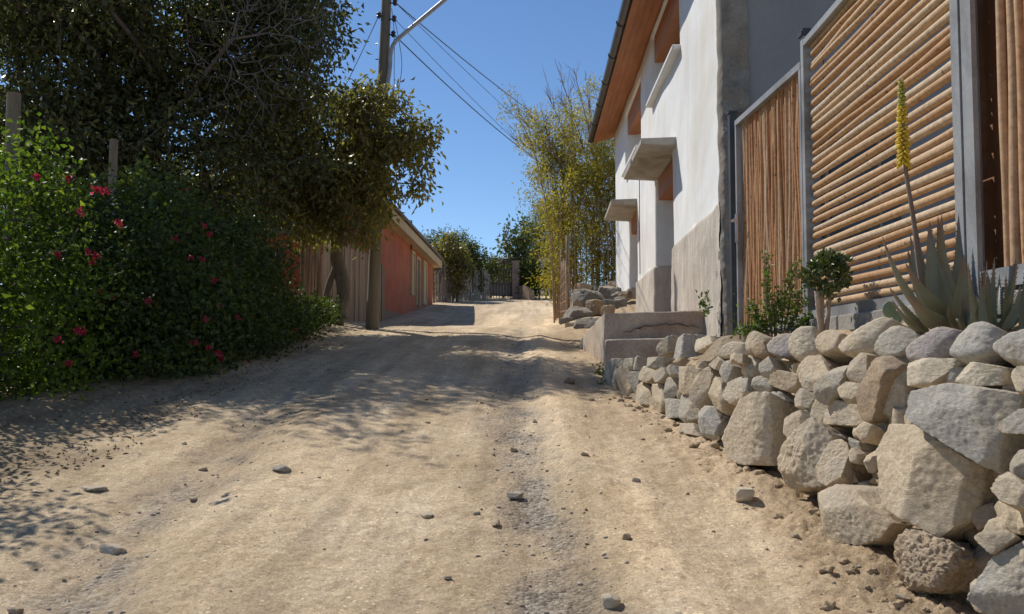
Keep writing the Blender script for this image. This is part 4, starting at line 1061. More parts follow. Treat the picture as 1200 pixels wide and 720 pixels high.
# ------------------------------------------------------------------ yellow-green reed thicket behind the white house
def thicket():
    T = thing('feathery_tree', (1.9, 25.5, gz(1.5, 25)), 'tall feathery yellow-green thicket of thin stems beyond the white house', 'tree')
    stems = MB(); twV = []; tips = []; bare = MB()
    z0 = 2.35
    for i in range(60):
        bx, by = rng.uniform(.55, 3.4), rng.uniform(23.6, 27.2); h = rng.uniform(3.2, 6.6)
        lean = rng.uniform(-.9, .25) * (1.3 if bx < 1.8 else .9); ly = rng.uniform(-.7, .7)
        P = curve([(bx, by, z0-.2), (bx+lean*.12, by+ly*.15, z0+h*.4), (bx+lean*.5, by+ly*.5, z0+h*.75), (bx+lean*1.15, by+ly, z0+h)], 6)
        stems.tube(P, np.linspace(rng.uniform(.018, .035), .006, len(P)), 6)
        for k in range(int(h*5)):
            s = rng.uniform(.18, 1.0); j = min(len(P)-2, int(s*(len(P)-1))); q = P[j]
            d = rand_dirs(1)[0]*np.array([1, 1, .35]) + np.array([-.15, 0, .45]); L = rng.uniform(.25, .75)*(1.1-.35*s)
            e = q + d*L; m = q + d*L*.5 + np.array([0, 0, .05]); e = e + np.array([0, 0, -.12])
            stems.tube([q, m, e], [.006, .004, .002], 4, False)
            tips += [m, e, e+rng.normal(size=3)*.12]
    obj('stems', stems.vf(), BARKL, T, smooth=True)
    tips = np.array(tips); keep = rng.uniform(size=len(tips)) < np.interp(tips[:, 2], [2.3, 4, 7, 9], [.45, .6, .85, .95]); tips = tips[keep]
    obj('foliage', clump_leaves(tips, 15, .19, .10, .021, .35), LF_YEL, T)
    # bare reddish branches reaching over the lane
    b = MB()
    for px, py in ((596, 158), (604, 133), (618, 128), (640, 108), (650, 70), (672, 80), (686, 86), (612, 160), (655, 112), (690, 112), (632, 175), (668, 100)):
        e = at(px, py, 25.5+rng.uniform(-.6, .6)); s = Vector((1.5+rng.uniform(-.2, .6), 25.3, 5.4+rng.uniform(-.6, .5)))
        mid = s.lerp(e, .55) + Vector((0, 0, .25)); C = curve([s, mid, e], 8); b.tube(C, np.linspace(.022, .006, len(C)), 5)
        for k in range(26):
            j = rng.integers(5, len(C)); q = C[j-1]; d = np.array(e-s)/np.linalg.norm(e-s) + rand_dirs(1)[0]*.8 + np.array([0, 0, .2]); L = rng.uniform(.15, .5)
            m = q + d*L*.5 + rng.normal(size=3)*.03; b.tube([q, m, q+d*L], [.007, .005, .003], 4, False)
            b.tube([m, m + (d+rand_dirs(1)[0]*.9)*L*.4], [.005, .0025], 4, False)
    obj('bare_branches', b.vf(), mat('reddish_twigs', (.26, .16, .11), (.38, .25, .18), 6, .9, 30, .2), T)
thicket()
# dark evergreen mass behind the thicket, close to the house end
shrub('dark_shrub', 'dark green shrub between the yellow thicket and the white house end', 'shrub', [((2.6, 24.2, 3.4), (.9, .9, 1.3)), ((3.4, 25.5, 4.2), (1.3, 1.2, 2.0))], 260, 45, .25, .08, .04, LF_FAR, stem_r=.05)

def cane_screen():
    T = thing('cane_screen', (.8, 24, gz(.8, 24)), 'upright cane lattice fence at the roadside under the yellow thicket', 'fence')
    b = MB()
    y = 19.9
    while y < 31:
        x = np.interp(y, [19.9, 31], [at(665, 360, 19.9).x, at(651, 360, 31).x]); z0 = gz(x, y); h = np.interp(y, [19.9, 24, 31], [1.25, 1.55, 1.75])
        P, rr = wob((x, y, z0-.05), (x+rng.uniform(-.02, .02), y+rng.uniform(-.05, .05), z0+h+rng.uniform(-.15, .1)), rng.uniform(.01, .018), 6, .02); b.tube(P, rr, 6); y += rng.uniform(.07, .2)
    obj('canes', b.vf(), BARKL, T, smooth=True)
    b = MB()
    for k in np.linspace(.2, 1.3, 6):
        P = [(np.interp(y, [19.9, 31], [at(665, 360, 19.9).x, at(651, 360, 31).x])-.02, y, gz(.8, y, False)+k) for y in np.linspace(19.9, 31, 12)]; b.tube(P, .012, 5)
    obj('rail', b.vf(), BARKL, T)
    b = MB()
    for px, Y in ((665, 20), (659, 24), (654, 29)):
        p = at(px, 360, Y); z = gz(p.x, Y); P, rr = wob((p.x, Y, z-.1), (p.x, Y, z+1.9), .04, 6, .02); obj('post', MB().tube(P, rr, 8).vf(), POSTM, T, smooth=True)
cane_screen()

# ------------------------------------------------------------------ rock heap at the house end
RK = [  # px, py centre, Y, half sizes (x, y, z), kind, label
 (690, 350, 19.5, (.42, .4, .28), 'dark', 'grey wedge boulder topmost in the rock heap by the house'),
 (676, 372, 18.6, (.36, .4, .36), 'dark', 'dark grey block boulder in the middle of the rock heap'),
 (698, 372, 19.2, (.40, .45, .40), 'dark', 'dark grey boulder touching the landing end in the rock heap'),
 (712, 348, 20.4, (.34, .35, .36), 'dark', 'squarish grey boulder of the heap right beside the white house wall'),
 (679, 386, 16.9, (.34, .4, .17), 'tan', 'flat tan boulder at the foot of the rock heap nearest the road'),
 (699, 361, 18.9, (.3, .3, .22), 'brown', 'brown boulder wedged among the grey ones of the rock heap'),
 (668, 392, 16.6, (.2, .25, .10), 'tan', 'thin tan slab lying at the road edge below the rock heap'),
 (664, 378, 18.2, (.18, .2, .14), 'dark', 'small grey rock at the left end of the rock heap'),
 (673, 402, 15.9, (.13, .15, .1), 'brown', 'small brown rock on the bank next to the landing side wall'),
 (684, 338, 20.6, (.25, .25, .15), 'brown', 'brown rock behind the topmost wedge boulder of the heap'),
 (716, 334, 21.3, (.12, .12, .1), 'tan', 'small tan rock lying on top beside the white house corner'),
 (694, 384, 16.2, (.32, .4, .24), 'dark', 'low grey rock just past the landing side wall'),
 (706, 386, 17.6, (.3, .4, .25), 'dark', 'grey rock behind the landing side wall'),
]
for i in range(12):
    X = rng.uniform(1.45, 1.95); Y = rng.uniform(16.8, 19.6); r = rng.uniform(.09, .18); RK.append((None, (X, Y), 0, (r, r*1.1, r*.8), random.choice(['dark', 'dark', 'brown']), 'grey-brown rubble stone among the larger boulders of the heap'))
for px, py, Y, r, k, lab in RK:
    p = at(px, py, Y) if px else Vector((*py, gz(py[0], py[1], False) + .5*float(sst(1.1, 2.2, py[0])) + r[2]*.35))
    o = obj('boulder', rock(p, np.array(r)*.74, p=70, amp=.10, sub=4, k=4), ST[k], smooth=True, sharp=35); tag(o, lab, 'rock', 'rocks heaped at the end of the white house')
bank = MB()
def rubble_bank():
    xs = np.linspace(.35, 2.6, 40); ys = np.linspace(15.6, 24.5, 70); X, Y = np.meshgrid(xs, ys, indexing='ij')
    Z = np.maximum(ground(X, Y, False)-.08, 0) + sst(1.25, 2.2, X)*(.45*sst(16.0, 19.0, Y)*(1-sst(22.5, 24.4, Y))) + .05*fbm(X*4, Y*4, oct=4, seed=55)*sst(.6, 1.2, X)
    n, m = X.shape; i = np.arange(n-1)[:, None]*m + np.arange(m-1)[None]
    tag(obj('earth_bank', (np.stack([X, Y, Z], -1).reshape(-1, 3), np.stack([i, i+m, i+m+1, i+1], -1).reshape(-1, 4)), EARTH, smooth=True), 'earth bank under the rock heap and thicket', 'bank', kind='structure')
rubble_bank()

# ------------------------------------------------------------------ end of the lane
FENW = mat('old_fence_wood', (.13, .10, .075), (.22, .175, .13), 3, .9, 30, .4)
WHT = mat('far_white_wall', (.55, .54, .56), (.66, .65, .66), 1, .9, 10, .2)
def far_end():
    # wire-mesh fence with posts, left
    T = thing('mesh_fence', (-4.2, 42, gz(-4, 42)), 'old wire mesh fence with crooked posts in front of the far shrubs', 'fence')
    pts = [(508, 356, 41), (522, 352, 42), (536, 351, 43), (548, 349, 44), (560, 348, 45)]
    tops = []
    for px, py, Y in pts:
        p = at(px, py, Y); h = rng.uniform(1.7, 2.0); P, rr = wob((p.x, Y, p.z-.3), (p.x+rng.uniform(-.08, .08), Y, p.z+h), .05, 6, .03); obj('post', MB().tube(P, rr, 7).vf(), FENW, T, smooth=True); tops.append((p, h))
    b = MB()
    for (a, ha), (c, hc) in zip(tops[:-1], tops[1:]):
        for k in np.linspace(.05, 1, 9): b.tube([a+Vector((0, 0, ha*k*.92)), c+Vector((0, 0, hc*k*.92))], .007, 4)
        for k in np.linspace(0, 1, 10):
            q = a.lerp(c, k); b.tube([q, q+Vector((0, 0, 1.6))], .007, 4)
    obj('wire_mesh', b.vf(), mat('rusty_wire', (.22, .19, .16), (.3, .27, .23), 4, .8, 20, 0), T)
    T = thing('stick_fence', (-3.6, 43.4, gz(-3.6, 43.4)), 'pale uneven stick fence across the far end of the lane left of the gate', 'fence')
    b = MB(); A, B = at(511, 354, 42), at(574, 349, 45.4); n = 64
    for k in range(n):
        q = A.lerp(B, (k+rng.uniform(-.3, .3))/n); P, rr = wob((q.x, q.y, q.z-.2), (q.x+rng.uniform(-.06, .06), q.y, q.z+rng.uniform(1.0, 1.55)), rng.uniform(.02, .04), 5, .03); b.tube(P, rr, 5)
    obj('sticks', b.vf(), mat('pale_sticks', (.30, .26, .21), (.45, .40, .33), 5, .9, 30, .3), T)
    b = MB().tube([A+Vector((0, .05, .9)), B+Vector((0, .05, .9))], .025, 5); obj('rail', b.vf(), FENW, T)
    # gate between pillars
    T = thing('metal_gate', (-1.6, 46, gz(-1.6, 46)), 'dark barred metal gate across the far end of the lane', 'gate')
    b = MB(); A, B = at(575, 349, 46), at(602, 350, 46)
    for k in np.linspace(0, 1, 9):
        q = A.lerp(B, k); b.tube([q, q+Vector((0, 0, 1.55))], .022, 5)
    for h in (.12, .75, 1.5): b.tube([A+Vector((0, 0, h)), B+Vector((0, 0, h))], .03, 5)
    obj('bars', b.vf(), FENW, T)
    q = A.lerp(B, .5); obj('panel', MB().box(A.x, B.x, 46.03, 46.05, A.z+.1, A.z+.8).vf(), mat('weathered_boards', (.26, .22, .175), (.36, .31, .25), 3, .8, 20, 0), T)
    p = at(604.5, 352, 45.8); o = obj('gate_pillar', MB().box(p.x-.18, p.x+.18, 45.6, 46.0, p.z-.3, at(604, 308, 45.8).z).box(p.x-.22, p.x+.22, 45.56, 46.04, at(604, 308, 45.8).z, at(604, 308, 45.8).z+.08).vf(), mat('pinkish_render', (.27, .19, .15), (.35, .26, .21), 3, .9, 20, .3)); tag(o, 'square pinkish pillar at the right side of the far gate', 'pillar')
    b = MB(); pts = [(608, 350, 45.5), (614, 349, 45), (620, 347, 44.6), (626, 345, 44.6)]; tp = [336, 334, 337, 341]
    for (a, c), (t0, t1) in zip(zip(pts[:-1], pts[1:]), zip(tp[:-1], tp[1:])):
        p, q = at(*a), at(*c); zt0, zt1 = at(a[0], t0, a[2]).z, at(c[0], t1, c[2]).z
        b.hexa([(p.x, p.y, p.z-.4), (q.x, q.y, q.z-.4), (q.x, q.y+.25, q.z-.4), (p.x, p.y+.25, p.z-.4), (p.x, p.y, zt0), (q.x, q.y, zt1), (q.x, q.y+.25, zt1), (p.x, p.y+.25, zt0)])
    tag(obj('low_wall', b.vf(), mat('brown_adobe', (.26, .19, .14), (.34, .26, .19), 3, .95, 20, .4)), 'low curved brown adobe wall beside the far gate pillar', 'wall')
    T = thing('pergola', (-1.8, 47, gz(-1.8, 47)), 'rough pole pergola over the far gate', 'pergola')
    for px in (560, 574, 590, 607):
        p = at(px, 350, 46.6); obj('post', MB().tube([(p.x, 46.6, p.z-.3), (p.x+.03, 46.6, at(px, 304, 46.6).z)], .05, 6).vf(), FENW, T)
    b = MB()
    for k in range(7):
        a, c = at(rng.uniform(548, 556), rng.uniform(300, 316), 46.5+k*.15), at(rng.uniform(612, 624), rng.uniform(300, 312), 46.5+k*.15); m = (a+c)/2 + Vector((0, 0, rng.uniform(-.1, .15))); b.tube([a, m, c], .035, 5)
    obj('roof_poles', b.vf(), FENW, T)
    # two pale houses beyond
    T = thing('far_house', (-1.2, 56, 5), 'small pale house with a sloping light roof behind the far gate', 'house')
    a, c = at(556, 330, 56), at(604, 330, 56)
    obj('wall', MB().box(a.x, c.x, 56, 60, 4.4, at(560, 322, 56).z).vf(), mat('far_tan_wall', (.32, .28, .24), (.4, .36, .31), 1, .9, 10, .2), T)
    zr = at(560, 321, 56).z
    obj('roof', MB().hexa([(a.x-.3, 55.7, zr), (c.x+.3, 55.7, zr), (c.x+.3, 60.3, zr+.75), (a.x-.3, 60.3, zr+.75), (a.x-.3, 55.7, zr+.1), (c.x+.3, 55.7, zr+.1), (c.x+.3, 60.3, zr+.85), (a.x-.3, 60.3, zr+.85)]).vf(), WHT, T)
    T = thing('white_house', (1.2, 50, 4.8), 'pale lavender white house wall glimpsed right of the far gate', 'house')
    a, c = at(630, 330, 50), at(668, 330, 50)
    obj('wall', MB().box(a.x, c.x, 50, 54, 4.3, at(640, 302, 50).z).vf(), WHT, T)
    obj('roof', MB().box(a.x-.3, c.x+.3, 49.7, 54.3, at(640, 302, 50).z+.005, at(640, 299, 50).z).vf(), ROOFM, T)
    obj('door', MB().box(at(638, 330, 50).x, at(642, 330, 50).x, 49.95, 49.995, 4.4, at(640, 312, 50).z).vf(), WOODD, T)
    for px, t, lab in ((632, 300, 'taller dark post standing before the pale house wall'), (640, 305, 'shorter dark post right before the pale house wall')):
        p = at(px, 349, 46); tag(obj('fence_post', MB().tube([(p.x, 46, p.z-.3), (p.x+.02, 46, p.z+.8), (p.x, 46, at(px, t, 46).z)], .05, 7).vf(), FENW), lab, 'post')
far_end()
def ftree(name, label, cat, E, n, per, L, W, lm, r0=.06, spread=.3, base=None, group=None, shell=.3):
    return shrub(name, label, cat, E, n, per, spread, L, W, lm, group=group, stem_r=r0, shell=shell, droop=.4, base=base, wood=BARK)
def e_(px, py, Y, rx, rz, ry=None):
    p = at(px, py, Y); s = Y/FPX; return ((p.x, p.y, p.z), (rx*s, ry or rx*s, rz*s))
ftree('leafy_shrub', 'sunlit green shrub over the mesh fence just right of the orange house', 'shrub', [e_(522, 300, 43, 20, 26), e_(532, 318, 43, 22, 28), e_(512, 325, 43, 12, 25)], 130, 34, .2, .075, LF_OLIVE, spread=.26)
ftree('leafy_shrub', 'darker shrub behind the mesh fence left of the far gate', 'shrub', [e_(553, 305, 45, 12, 26), e_(545, 330, 45, 18, 22)], 120, 34, .17, .065, LF_FAR, spread=.26)
ftree('leafy_tree', 'slender big-leaved tree behind the far gate pillar', 'tree', [e_(604, 285, 47, 16, 22), e_(612, 310, 47, 16, 22), e_(590, 290, 47, 7, 14), e_(614, 268, 47, 8, 14)], 80, 14, .24, .12, LF_FAR, spread=.33)
ftree('leafy_shrub', 'round dark shrub between the low curved wall and the pale house', 'shrub', [e_(622, 325, 46, 14, 22), e_(615, 335, 46, 10, 16)], 130, 40, .14, .06, LF_HEDGE, spread=.26)
ftree('leafy_tree', 'greyish airy tree above the pale house behind the yellow thicket', 'tree', [e_(640, 275, 56, 26, 30), e_(628, 290, 56, 18, 22)], 200, 40, .14, .04, LF_FAR, spread=.4)
ftree('climbing_plant', 'green climber over the rough pole pergola', 'plant', [e_(572, 314, 46.3, 14, 10), e_(560, 328, 46, 8, 16), e_(592, 322, 48.5, 14, 12)], 110, 26, .13, .06, LF_FAR, spread=.25)
ftree('flowering_shrub', 'small shrub with pinkish flowers before the pale house', 'shrub', [e_(645, 322, 46, 8, 14)], 60, 30, .1, .05, LF_FAR, spread=.2)
ftree('leafy_shrub', 'low dark hedge closing the view beyond the far gate', 'hedge', [e_(530, 338, 53, 34, 16), e_(575, 336, 54, 30, 14), e_(625, 334, 54, 26, 14)], 260, 40, .18, .08, LF_HEDGE, spread=.3)
ftree('leafy_tree', 'distant tree behind the roof of the orange house', 'tree', [e_(520, 290, 66, 30, 18), e_(490, 300, 66, 26, 20), e_(560, 318, 66, 28, 16)], 240, 36, .22, .08, LF_FAR, spread=.5)
ftree('leafy_tree', 'distant low tree behind the pergola and pale roof', 'tree', [e_(590, 318, 70, 34, 14), e_(640, 310, 70, 30, 18)], 200, 36, .22, .08, LF_OLIVE, spread=.5)
# trees behind the left-hand hedge, closing the view under the crowns
ftree('leafy_tree', 'dark tree standing behind the red outhouse', 'tree', [((-9.5, 26, 5.2), (3, 2, 2.4)), ((-7.5, 27, 4.2), (2, 1.6, 1.6))], 260, 40, .16, .06, LF_DARK, spread=.45, r0=.1)
ftree('leafy_tree', 'dark tree behind the wire fence at the left edge of the picture', 'tree', [((-11.5, 17, 4.6), (3, 2, 3)), ((-9.5, 15.5, 2.8), (2, 1.6, 1.6))], 320, 45, .14, .055, LF_DARK, spread=.42, r0=.1)
ftree('leafy_shrub', 'dark undergrowth behind the wire fence posts', 'shrub', [((-6.6, 16, 3.0), (1.2, 2, 1.6))], 240, 45, .1, .045, LF_DARK, spread=.3)

# ------------------------------------------------------------------ aloe
ALOE = mat('aloe_skin', (.165, .165, .10), (.24, .23, .15), 4, .45, 20, .15, .004, c3=(.24, .19, .14), fine=.1)
ALOED = mat('aloe_dark_skin', (.075, .09, .06), (.12, .135, .09), 4, .5, 20, .15, .004, c3=(.10, .07, .06), fine=.1)
for m_ in (ALOE, ALOED):
    t_ = m_.node_tree; b_ = t_.nodes['Principled BSDF']; src = b_.inputs['Base Color'].links[0].from_socket
    a_ = N(t_, 'ShaderNodeAttribute', attribute_name='tip')
    ad = N(t_, 'ShaderNodeMath', operation='ADD'); t_.links.new(a_.outputs['Fac'], ad.inputs[0])
    nz = N(t_, 'ShaderNodeMath', operation='MULTIPLY_ADD'); nz.inputs[1].default_value = .5; nz.inputs[2].default_value = -.25; t_.links.new(noise(t_, pos(t_), 9, 3), nz.inputs[0]); t_.links.new(nz.outputs[0], ad.inputs[1])
    t_.links.new(mix(t_, ramp(t_, ad.outputs[0], [(.62, (0, 0, 0)), (.92, (1, 1, 1))]), src, (.21, .14, .10)), b_.inputs['Base Color'])
def aloe_leaf(base, tip, wd, mt, parent, bend=.12, th=.28):
    b, t = np.array(base), np.array(tip); n = 16; s = np.linspace(0, 1, n); ax = t-b; L = np.linalg.norm(ax)
    out = np.array([ax[0], ax[1], 0]); out = out/(np.linalg.norm(out)+1e-6)
    P = b + ax*s[:, None] + (out*np.sign(.5))[None]*(bend*L*np.sin(np.pi*s)*(.6))[:, None]*1.0 + np.array([0, 0, -bend*L*.4])*np.sin(np.pi*s)[:, None]
    face = np.cross(np.cross(ax, [0, 0, 1.0]), ax); 
    side = np.cross(ax, np.array([0, 0, 1.0])); side = side + np.array([-.0, .0, 0]); side /= np.linalg.norm(side)+1e-6
    if abs(ax[2])/L > .9: side = np.array([.88, -.42, 0]) + rng.normal(size=3)*.3*np.array([1, 1, 0]); side /= np.linalg.norm(side)
    up = np.cross(side, ax/L)
    W = 1.15*wd*(1-s**1.6)**.9*(.85+.25*np.sin(np.pi*np.minimum(s*1.6, 1))) + .0015
    V = []; F = []
    prof = [(-1, .22), (-.55, .0), (0, -.12), (.55, .0), (1, .22), (.6, -.42), (0, -.62), (-.6, -.42)]
    for i in range(n):
        for (a, c) in prof: V.append(P[i] + side*a*W[i]*.5 + up*c*W[i]*th*1.6)
    k = len(prof)
    for i in range(n-1):
        for j in range(k): F.append((i*k+j, i*k+(j+1) % k, (i+1)*k+(j+1) % k, (i+1)*k+j))
    F.append(tuple(range(k-1, -1, -1))); F.append(tuple((n-1)*k+j for j in range(k)))
    # teeth along both margins
    for i in range(1, n-2):
        for sgn, j in ((-1, 0), (1, 4)):
            q = V[i*k+j]; q2 = V[(i+1)*k+j]; m_ = (q+q2)/2; tt = m_ + side*sgn*.006 + ax/L*.004; nb = len(V)
            d = (q2-q)*.16; V += [m_-d, m_+d, tt, m_-up*.002]; F += [(nb, nb+1, nb+2), (nb+1, nb+3, nb+2), (nb+3, nb, nb+2)]
    o = obj('leaf', (np.array(V), F), mt, parent, smooth=True, sharp=55)
    tipv = np.full(len(V), .25); tipv[:n*k] = np.repeat(s, k)
    o.data.attributes.new('tip', 'FLOAT', 'POINT').data.foreach_set('value', tipv.astype(np.float32))
    return o
def zz(x, y): return (1020 + x/4.5, 240 + y/4.5)
def aloes():
    Y0 = 3.92; c = at(1114, 388, Y0)
    T = thing('aloe_plant', (c.x, c.y, 1.36), 'large grey-green aloe with a tall yellow flower spike on the wall top', 'plant')
    for (bx, by, tx, ty, wd, dy) in ((402, 600, 312, 85, .085, .03), (424, 590, 356, 60, .08, .08), (436, 570, 376, 50, .06, .02), (470, 590, 466, 45, .065, .1), (398, 600, 186, 308, .085, -.12), (388, 650, 200, 478, .10, -.2),
                                 (262, 560, 60, 160, .045, -.05), (330, 600, 210, 150, .04, .12), (285, 520, 196, 235, .045, .15), (488, 600, 492, 262, .07, -.08), (290, 670, 96, 430, .04, -.12), (270, 680, 112, 500, .03, -.16), (505, 660, 486, 490, .045, -.15), (440, 660, 410, 530, .04, -.18), (350, 600, 240, 90, .035, .16)):
        px, py = zz(bx, by); q = at(px, py, Y0 + dy*.3); r = at(*zz(tx, ty), Y0 + dy*1.3)
        aloe_leaf(q, r, wd, ALOE, T, bend=rng.uniform(.03, .1))
    # flower spike
    P = [at(1098, 370, Y0+.02), at(1080, 330, Y0), at(1071, 260, Y0-.01), at(1061, 195, Y0-.02), at(1057.5, 130, Y0-.03), at(1056, 94, Y0-.03)]
    C = curve(P, 6); sp = obj('flower_stalk', MB().tube(C, np.linspace(.013, .005, len(C)), 8).vf(), mat('stalk_brown', (.16, .12, .10), (.24, .18, .14), 6, .8, 30, .2), T, smooth=True)
    b = MB(); b2 = MB()
    A, B = at(1059, 190, Y0-.02), at(1056, 95, Y0-.03)
    for i in range(150):
        s = i/150; q = A.lerp(B, s); a = i*2.4; L = .04*(1-.6*s); dn = -.9 if s < .18 else (-.35 if s < .45 else .35+.5*s)
        d = Vector((math.cos(a), math.sin(a), dn)).normalized(); r = .0072*(1-.45*s)
        (b if s < .66 else b2).tube([q, q+d*L*.5, q+d*L], [r*.6, r, r*.7], 6)
    obj('yellow_florets', b.vf(), mat('yellow_floret', (.62, .43, .02), (.72, .53, .04), 20, .6, 30, 0), sp, smooth=True)
    obj('green_buds', b2.vf(), mat('green_bud', (.33, .33, .04), (.45, .42, .06), 20, .6, 30, 0), sp, smooth=True)
    T = thing('aloe_offsets', (1.8, 3.5, 1.36), 'cluster of narrow dark aloe offsets at the right edge of the picture', 'plant')
    for i in range(34):
        px = rng.uniform(1136, 1200); py = 386; Y = 3.55 + rng.uniform(-.18, .18); q = at(px, py, Y)
        tx, ty = px + (px-1164)*.35 + rng.uniform(-14, 14), rng.uniform(302, 352); r = at(tx, ty, Y+rng.uniform(-.15, .1))
        aloe_leaf(q, r, rng.uniform(.02, .034), ALOED, T, bend=rng.uniform(-.12, .16))
    T = thing('prickly_pear', (1.7, 4.55, 1.36), 'tiny prickly pear pad left of the aloe', 'plant')
    for px, py, s in ((1042, 363, .034), (1052, 372, .026)):
        p = at(px, py, 4.5); V, F = ICO[3]; obj('pad', (V*np.array([s, s*.28, s*1.25]) + np.array(p), F), mat('cactus_skin', (.14, .20, .12), (.20, .27, .17), 8, .6, 30, .1), T, smooth=True)
aloes()
# succulent tree and shrub
LF_JADE = leafmat('jade_leaf', (.075, .105, .04), (.115, .14, .055), .18, (.19, .21, .09), rough=.35)
LF_SPEK = leafmat('spekboom_leaf', (.08, .12, .025), (.12, .17, .035), .3, (.17, .22, .05))
SKIN = mat('pale_bark', (.36, .27, .20), (.48, .37, .28), 8, .8, 30, .3)
def jade():
    Y = 5.35; c = at(968, 322, Y); T = thing('succulent_tree', (c.x, Y, 1.38), 'small jade-like succulent tree with pale forked trunk on the wall top', 'plant')
    b = MB()
    for (x0, x1) in ((963, 962), (966, 973), (961, 957)):
        p, q = at(x0, 394, Y), at(x1, 340, Y+rng.uniform(-.03, .03)); P, rr = wob(p, q, .014, 8, .006, .3); b.tube(P, rr, 9)
    obj('trunk', b.vf(), SKIN, T, smooth=True)
    E = [((c.x, Y, c.z), (.125, .12, .125)), ((c.x+.03, Y, c.z+.05), (.08, .08, .08))]
    tips = in_ellipsoids(E, 90, .4); n = 900
    P = np.repeat(tips, 10, 0) + rng.normal(size=(900, 3))*.016; D = rand_dirs(900) + .9*(P-np.array(c))/.12
    obj('crown', leaves(P, D, .038*rng.uniform(.7, 1.2, 900), .026*rng.uniform(.7, 1.1, 900), .15, .2), LF_JADE, T)
    tw = skeleton([(c.x-.01, Y, c.z-.12), (c.x, Y, c.z-.05)], tips, .012, .08, .01, .002); obj('twigs', tw, SKIN, T, smooth=True)
jade()
def spek():
    Y = 6.2; c = at(912, 392, Y); T = thing('upright_shrub', (c.x, Y, 1.40), 'small bright green shrub with upright sprigs before the stick gate', 'shrub')
    b = MB(); Pl = []
    for (bx, tx, ty) in ((905, 898, 297), (905, 900, 318), (915, 936, 305), (917, 925, 322), (910, 913, 340), (918, 946, 352), (903, 880, 356), (900, 888, 375), (920, 950, 372), (908, 918, 350), (922, 938, 340), (900, 870, 384), (893, 862, 390), (925, 955, 380)):
        p, q = at(bx, 395, Y+rng.uniform(-.06, .06)), at(tx, ty, Y+rng.uniform(-.12, .12)); m = p.lerp(q, .5)+Vector((rng.uniform(-.03, .03), 0, .02)); C = curve([p, m, q], 10); b.tube(C, np.linspace(.007, .002, len(C)), 5)
        for q_ in C[4:]:
            for _ in range(7):
                Pl.append(q_ + rng.normal(size=3)*.016)
                if rng.uniform() < .35 and q_[2] < 1.62: Pl.append(q_ + rng.normal(size=3)*.06)
    Pl = np.array(Pl); n = len(Pl)
    obj('stems', b.vf(), BARK, T, smooth=True)
    obj('foliage', leaves(Pl, rand_dirs(n)+np.array([0, 0, .5]), .026*rng.uniform(.7, 1.3, n), .018, .15, .1), LF_SPEK, T)
spek()
def weed(px, py, Y, s, lab, n=60):
    p = at(px, py, Y); T = thing('weed', p, lab, 'weed', 'weeds by the concrete steps')
    P = np.array(p) + rng.normal(size=(n, 3))*np.array([.35, .35, .5])*s + np.array([0, 0, s*.5]); obj('foliage', leaves(P, rand_dirs(n)+np.array([0, 0, .6]), s*.45, s*.22), LF_SPEK, T)
weed(690, 424, 13.4, .13, 'green weed growing at the side of the landing'); weed(703, 444, 9.7, .10, 'green weed at the foot of the lowest step corner'); weed(707, 456, 9.0, .07, 'tiny weed at the left end of the stone wall'); weed(826, 366, 9.6, .12, 'green weed on the landing against the house corner'); weed(667, 402, 16.5, .12, 'pale weed among the rocks at the road edge')

# ------------------------------------------------------------------ loose stones on the road
NAMED = [((129, 645), (.055, .045, .022), 'pale', 'largest loose stone on the left of the road, pale top and dark side'), ((872, 590), (.055, .045, .04), 'pale', 'white stone at the foot of the wall below the pitted boulder'),
         ((108, 576), (.07, .05, .012), 'blue', 'flat bluish stone chip on the left of the road'), ((716, 715), (.035, .03, .025), 'pale', 'white pebble at the bottom edge of the picture'),
         ((668, 450), (.05, .05, .04), 'brown', 'dark stone lying at the road edge below the landing'), ((500, 605), (.045, .03, .01), 'pale', 'thin pale chip in the middle of the road'), ((604, 586), (.05, .035, .02), 'grey', 'angular grey stone in the gravel strip'), ((330, 552), (.05, .035, .02), 'blue', 'bluish pebble at the top of the left gravel channel')]
for (px, py), r, k, lab in NAMED:
    p = on_ground(px, py); tag(obj('loose_stone', rock((p.x, p.y, gz(p.x, p.y)+r[2]*.6), r, p=60, amp=.08, k=5), ST[k], smooth=True, sharp=35), lab, 'stone', 'loose stones on the road')
protos = []
for k in ('tan', 'pale', 'brown', 'grey', 'tan', 'brown'):
    o = obj('loose_stone', rock((0, 0, 0), (1, .8, .55), p=60, amp=.1, sub=3, k=5), ST[k], smooth=True, sharp=35, loc=(0, 0, 0)); protos.append(o)
LAB = 'small angular stone lying loose on the sandy road'
def scatter(n):
    out = []
    while len(out) < n:
        Y = 3.0 + 11*rng.uniform()**1.8; u = rng.uniform()
        if u < .42: X = gravel_x(Y) + rng.normal()*.2
        elif u < .68: X = ridge_x(Y) - .42 + rng.normal()*.22
        elif u < .85: X = Xbase(min(Y, 9.6)) - abs(rng.normal())*.35 - .05
        else: X = rng.uniform(-2.8, .9)
        out.append((float(X), Y, (.008 + .022*rng.uniform()**3)))
    return out
for i, (X, Y, r) in enumerate(scatter(110)):
    if i < len(protos): o = protos[i]
    else: o = protos[i % len(protos)].copy(); COL.objects.link(o)
    o.location = (X, Y, gz(X, Y)+r*.25); o.scale = (r, r*rng.uniform(.8, 1.3), r*rng.uniform(.6, 1.1)); o.rotation_euler = (rng.uniform(-.3, .3), rng.uniform(-.3, .3), rng.uniform(0, 6.3))
    tag(o, LAB, 'stone', 'small loose stones on the road')
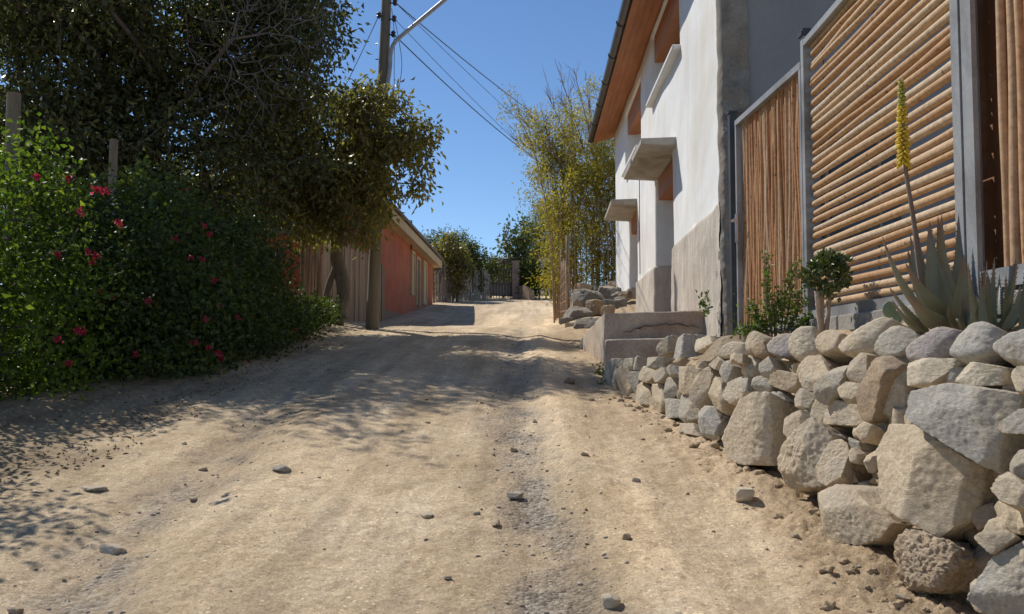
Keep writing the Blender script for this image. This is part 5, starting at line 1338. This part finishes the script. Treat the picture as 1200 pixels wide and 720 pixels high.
def gravel():
    D, F = ICO[2]; Vs, Fs, n = [], [], 0
    N_ = 1100
    Y = 2.8 + 10*rng.uniform(size=N_)**1.7; u = rng.uniform(size=N_)
    X = np.where(u < .5, gravel_x(Y) + rng.normal(size=N_)*.17, np.where(u < .8, ridge_x(Y)-.42+rng.normal(size=N_)*.2, np.where(u < .9, Xbase(Y)-.05-np.abs(rng.normal(size=N_))*.3, rng.uniform(-3, 1, N_))))
    Z = ground(X, Y); r = .0035 + .009*rng.uniform(size=N_)**3
    sh = [D*(1+.25*vnoise(D[:, 0]*2+k, D[:, 1]*2, D[:, 2]*2))[:, None]*np.array([1, rng.uniform(.6, 1), rng.uniform(.4, .8)]) for k in range(12)]
    for i in range(N_):
        a = rng.uniform(0, 6.28); c, s = math.cos(a), math.sin(a); V = sh[i % 12]*r[i]; V = np.stack([V[:, 0]*c-V[:, 1]*s, V[:, 0]*s+V[:, 1]*c, V[:, 2]], 1)
        Vs.append(V + np.array([X[i], Y[i], Z[i]+r[i]*.2])); Fs.append(F+n); n += len(V)
    m, t, b = nodes('gravel_bits'); g = N(t, 'ShaderNodeNewGeometry'); c = ramp(t, g.outputs['Random Per Island'], [(0, (.17, .14, .11)), (.5, (.33, .28, .215)), (1, (.50, .45, .38))]); t.links.new(c, b.inputs['Base Color']); b.inputs['Roughness'].default_value = .9
    tag(obj('gravel', (np.concatenate(Vs), np.concatenate(Fs)), m, smooth=True, loc=(0, 0, 0)), 'fine gravel strewn in strips along the dirt road', 'gravel', kind='stuff')
gravel()
def litter():
    n = 900; Y = 4.5 + 10*rng.uniform(size=n)**1.3; X = -2.75 - np.abs(rng.normal(size=n))*.5 - .05*(Y-6) + .3*vnoise(Y*1.7, Y*0, seed=8); Z = ground(X, Y)+.006
    D = rand_dirs(n)*np.array([1, 1, .25])
    m = mat('dry_leaf', (.16, .11, .07), (.30, .22, .14), 30, .9, 50, 0)
    tag(obj('leaf_litter', leaves(np.stack([X, Y, Z], 1), D, .034*rng.uniform(.4, 1.3, n), .016, .2, .2), m, loc=(0, 0, 0)), 'dry fallen leaves along the shaded foot of the hedge', 'leaf litter', kind='stuff')
litter()

def clods():
    """crumbs of earth fallen from the wall"""
    D, F = ICO[3]; Vs, Fs, n = [], [], 0; N_ = 110
    for i in range(N_):
        Y = 2.7 + 5.5*rng.uniform()**1.4; X = float(Xbase(Y)) - .02 - abs(rng.normal())*.17; r = .006 + .024*rng.uniform()**3
        k = rng.uniform(0, 50); V = D*(1 + .5*fbm(D[:, 0]*1.6+k, D[:, 1]*1.6, D[:, 2]*1.6, oct=3))[:, None]*r*np.array([1.2, 1, .8])
        Vs.append(V + np.array([X, Y, gz(X, Y)+r*.25])); Fs.append(F+n); n += len(V)
    tag(obj('earth_crumbs', (np.concatenate(Vs), np.concatenate(Fs)), EARTH, smooth=True, loc=(0, 0, 0)), 'crumbs of dry earth along the foot of the stone wall', 'earth', kind='stuff')
clods()
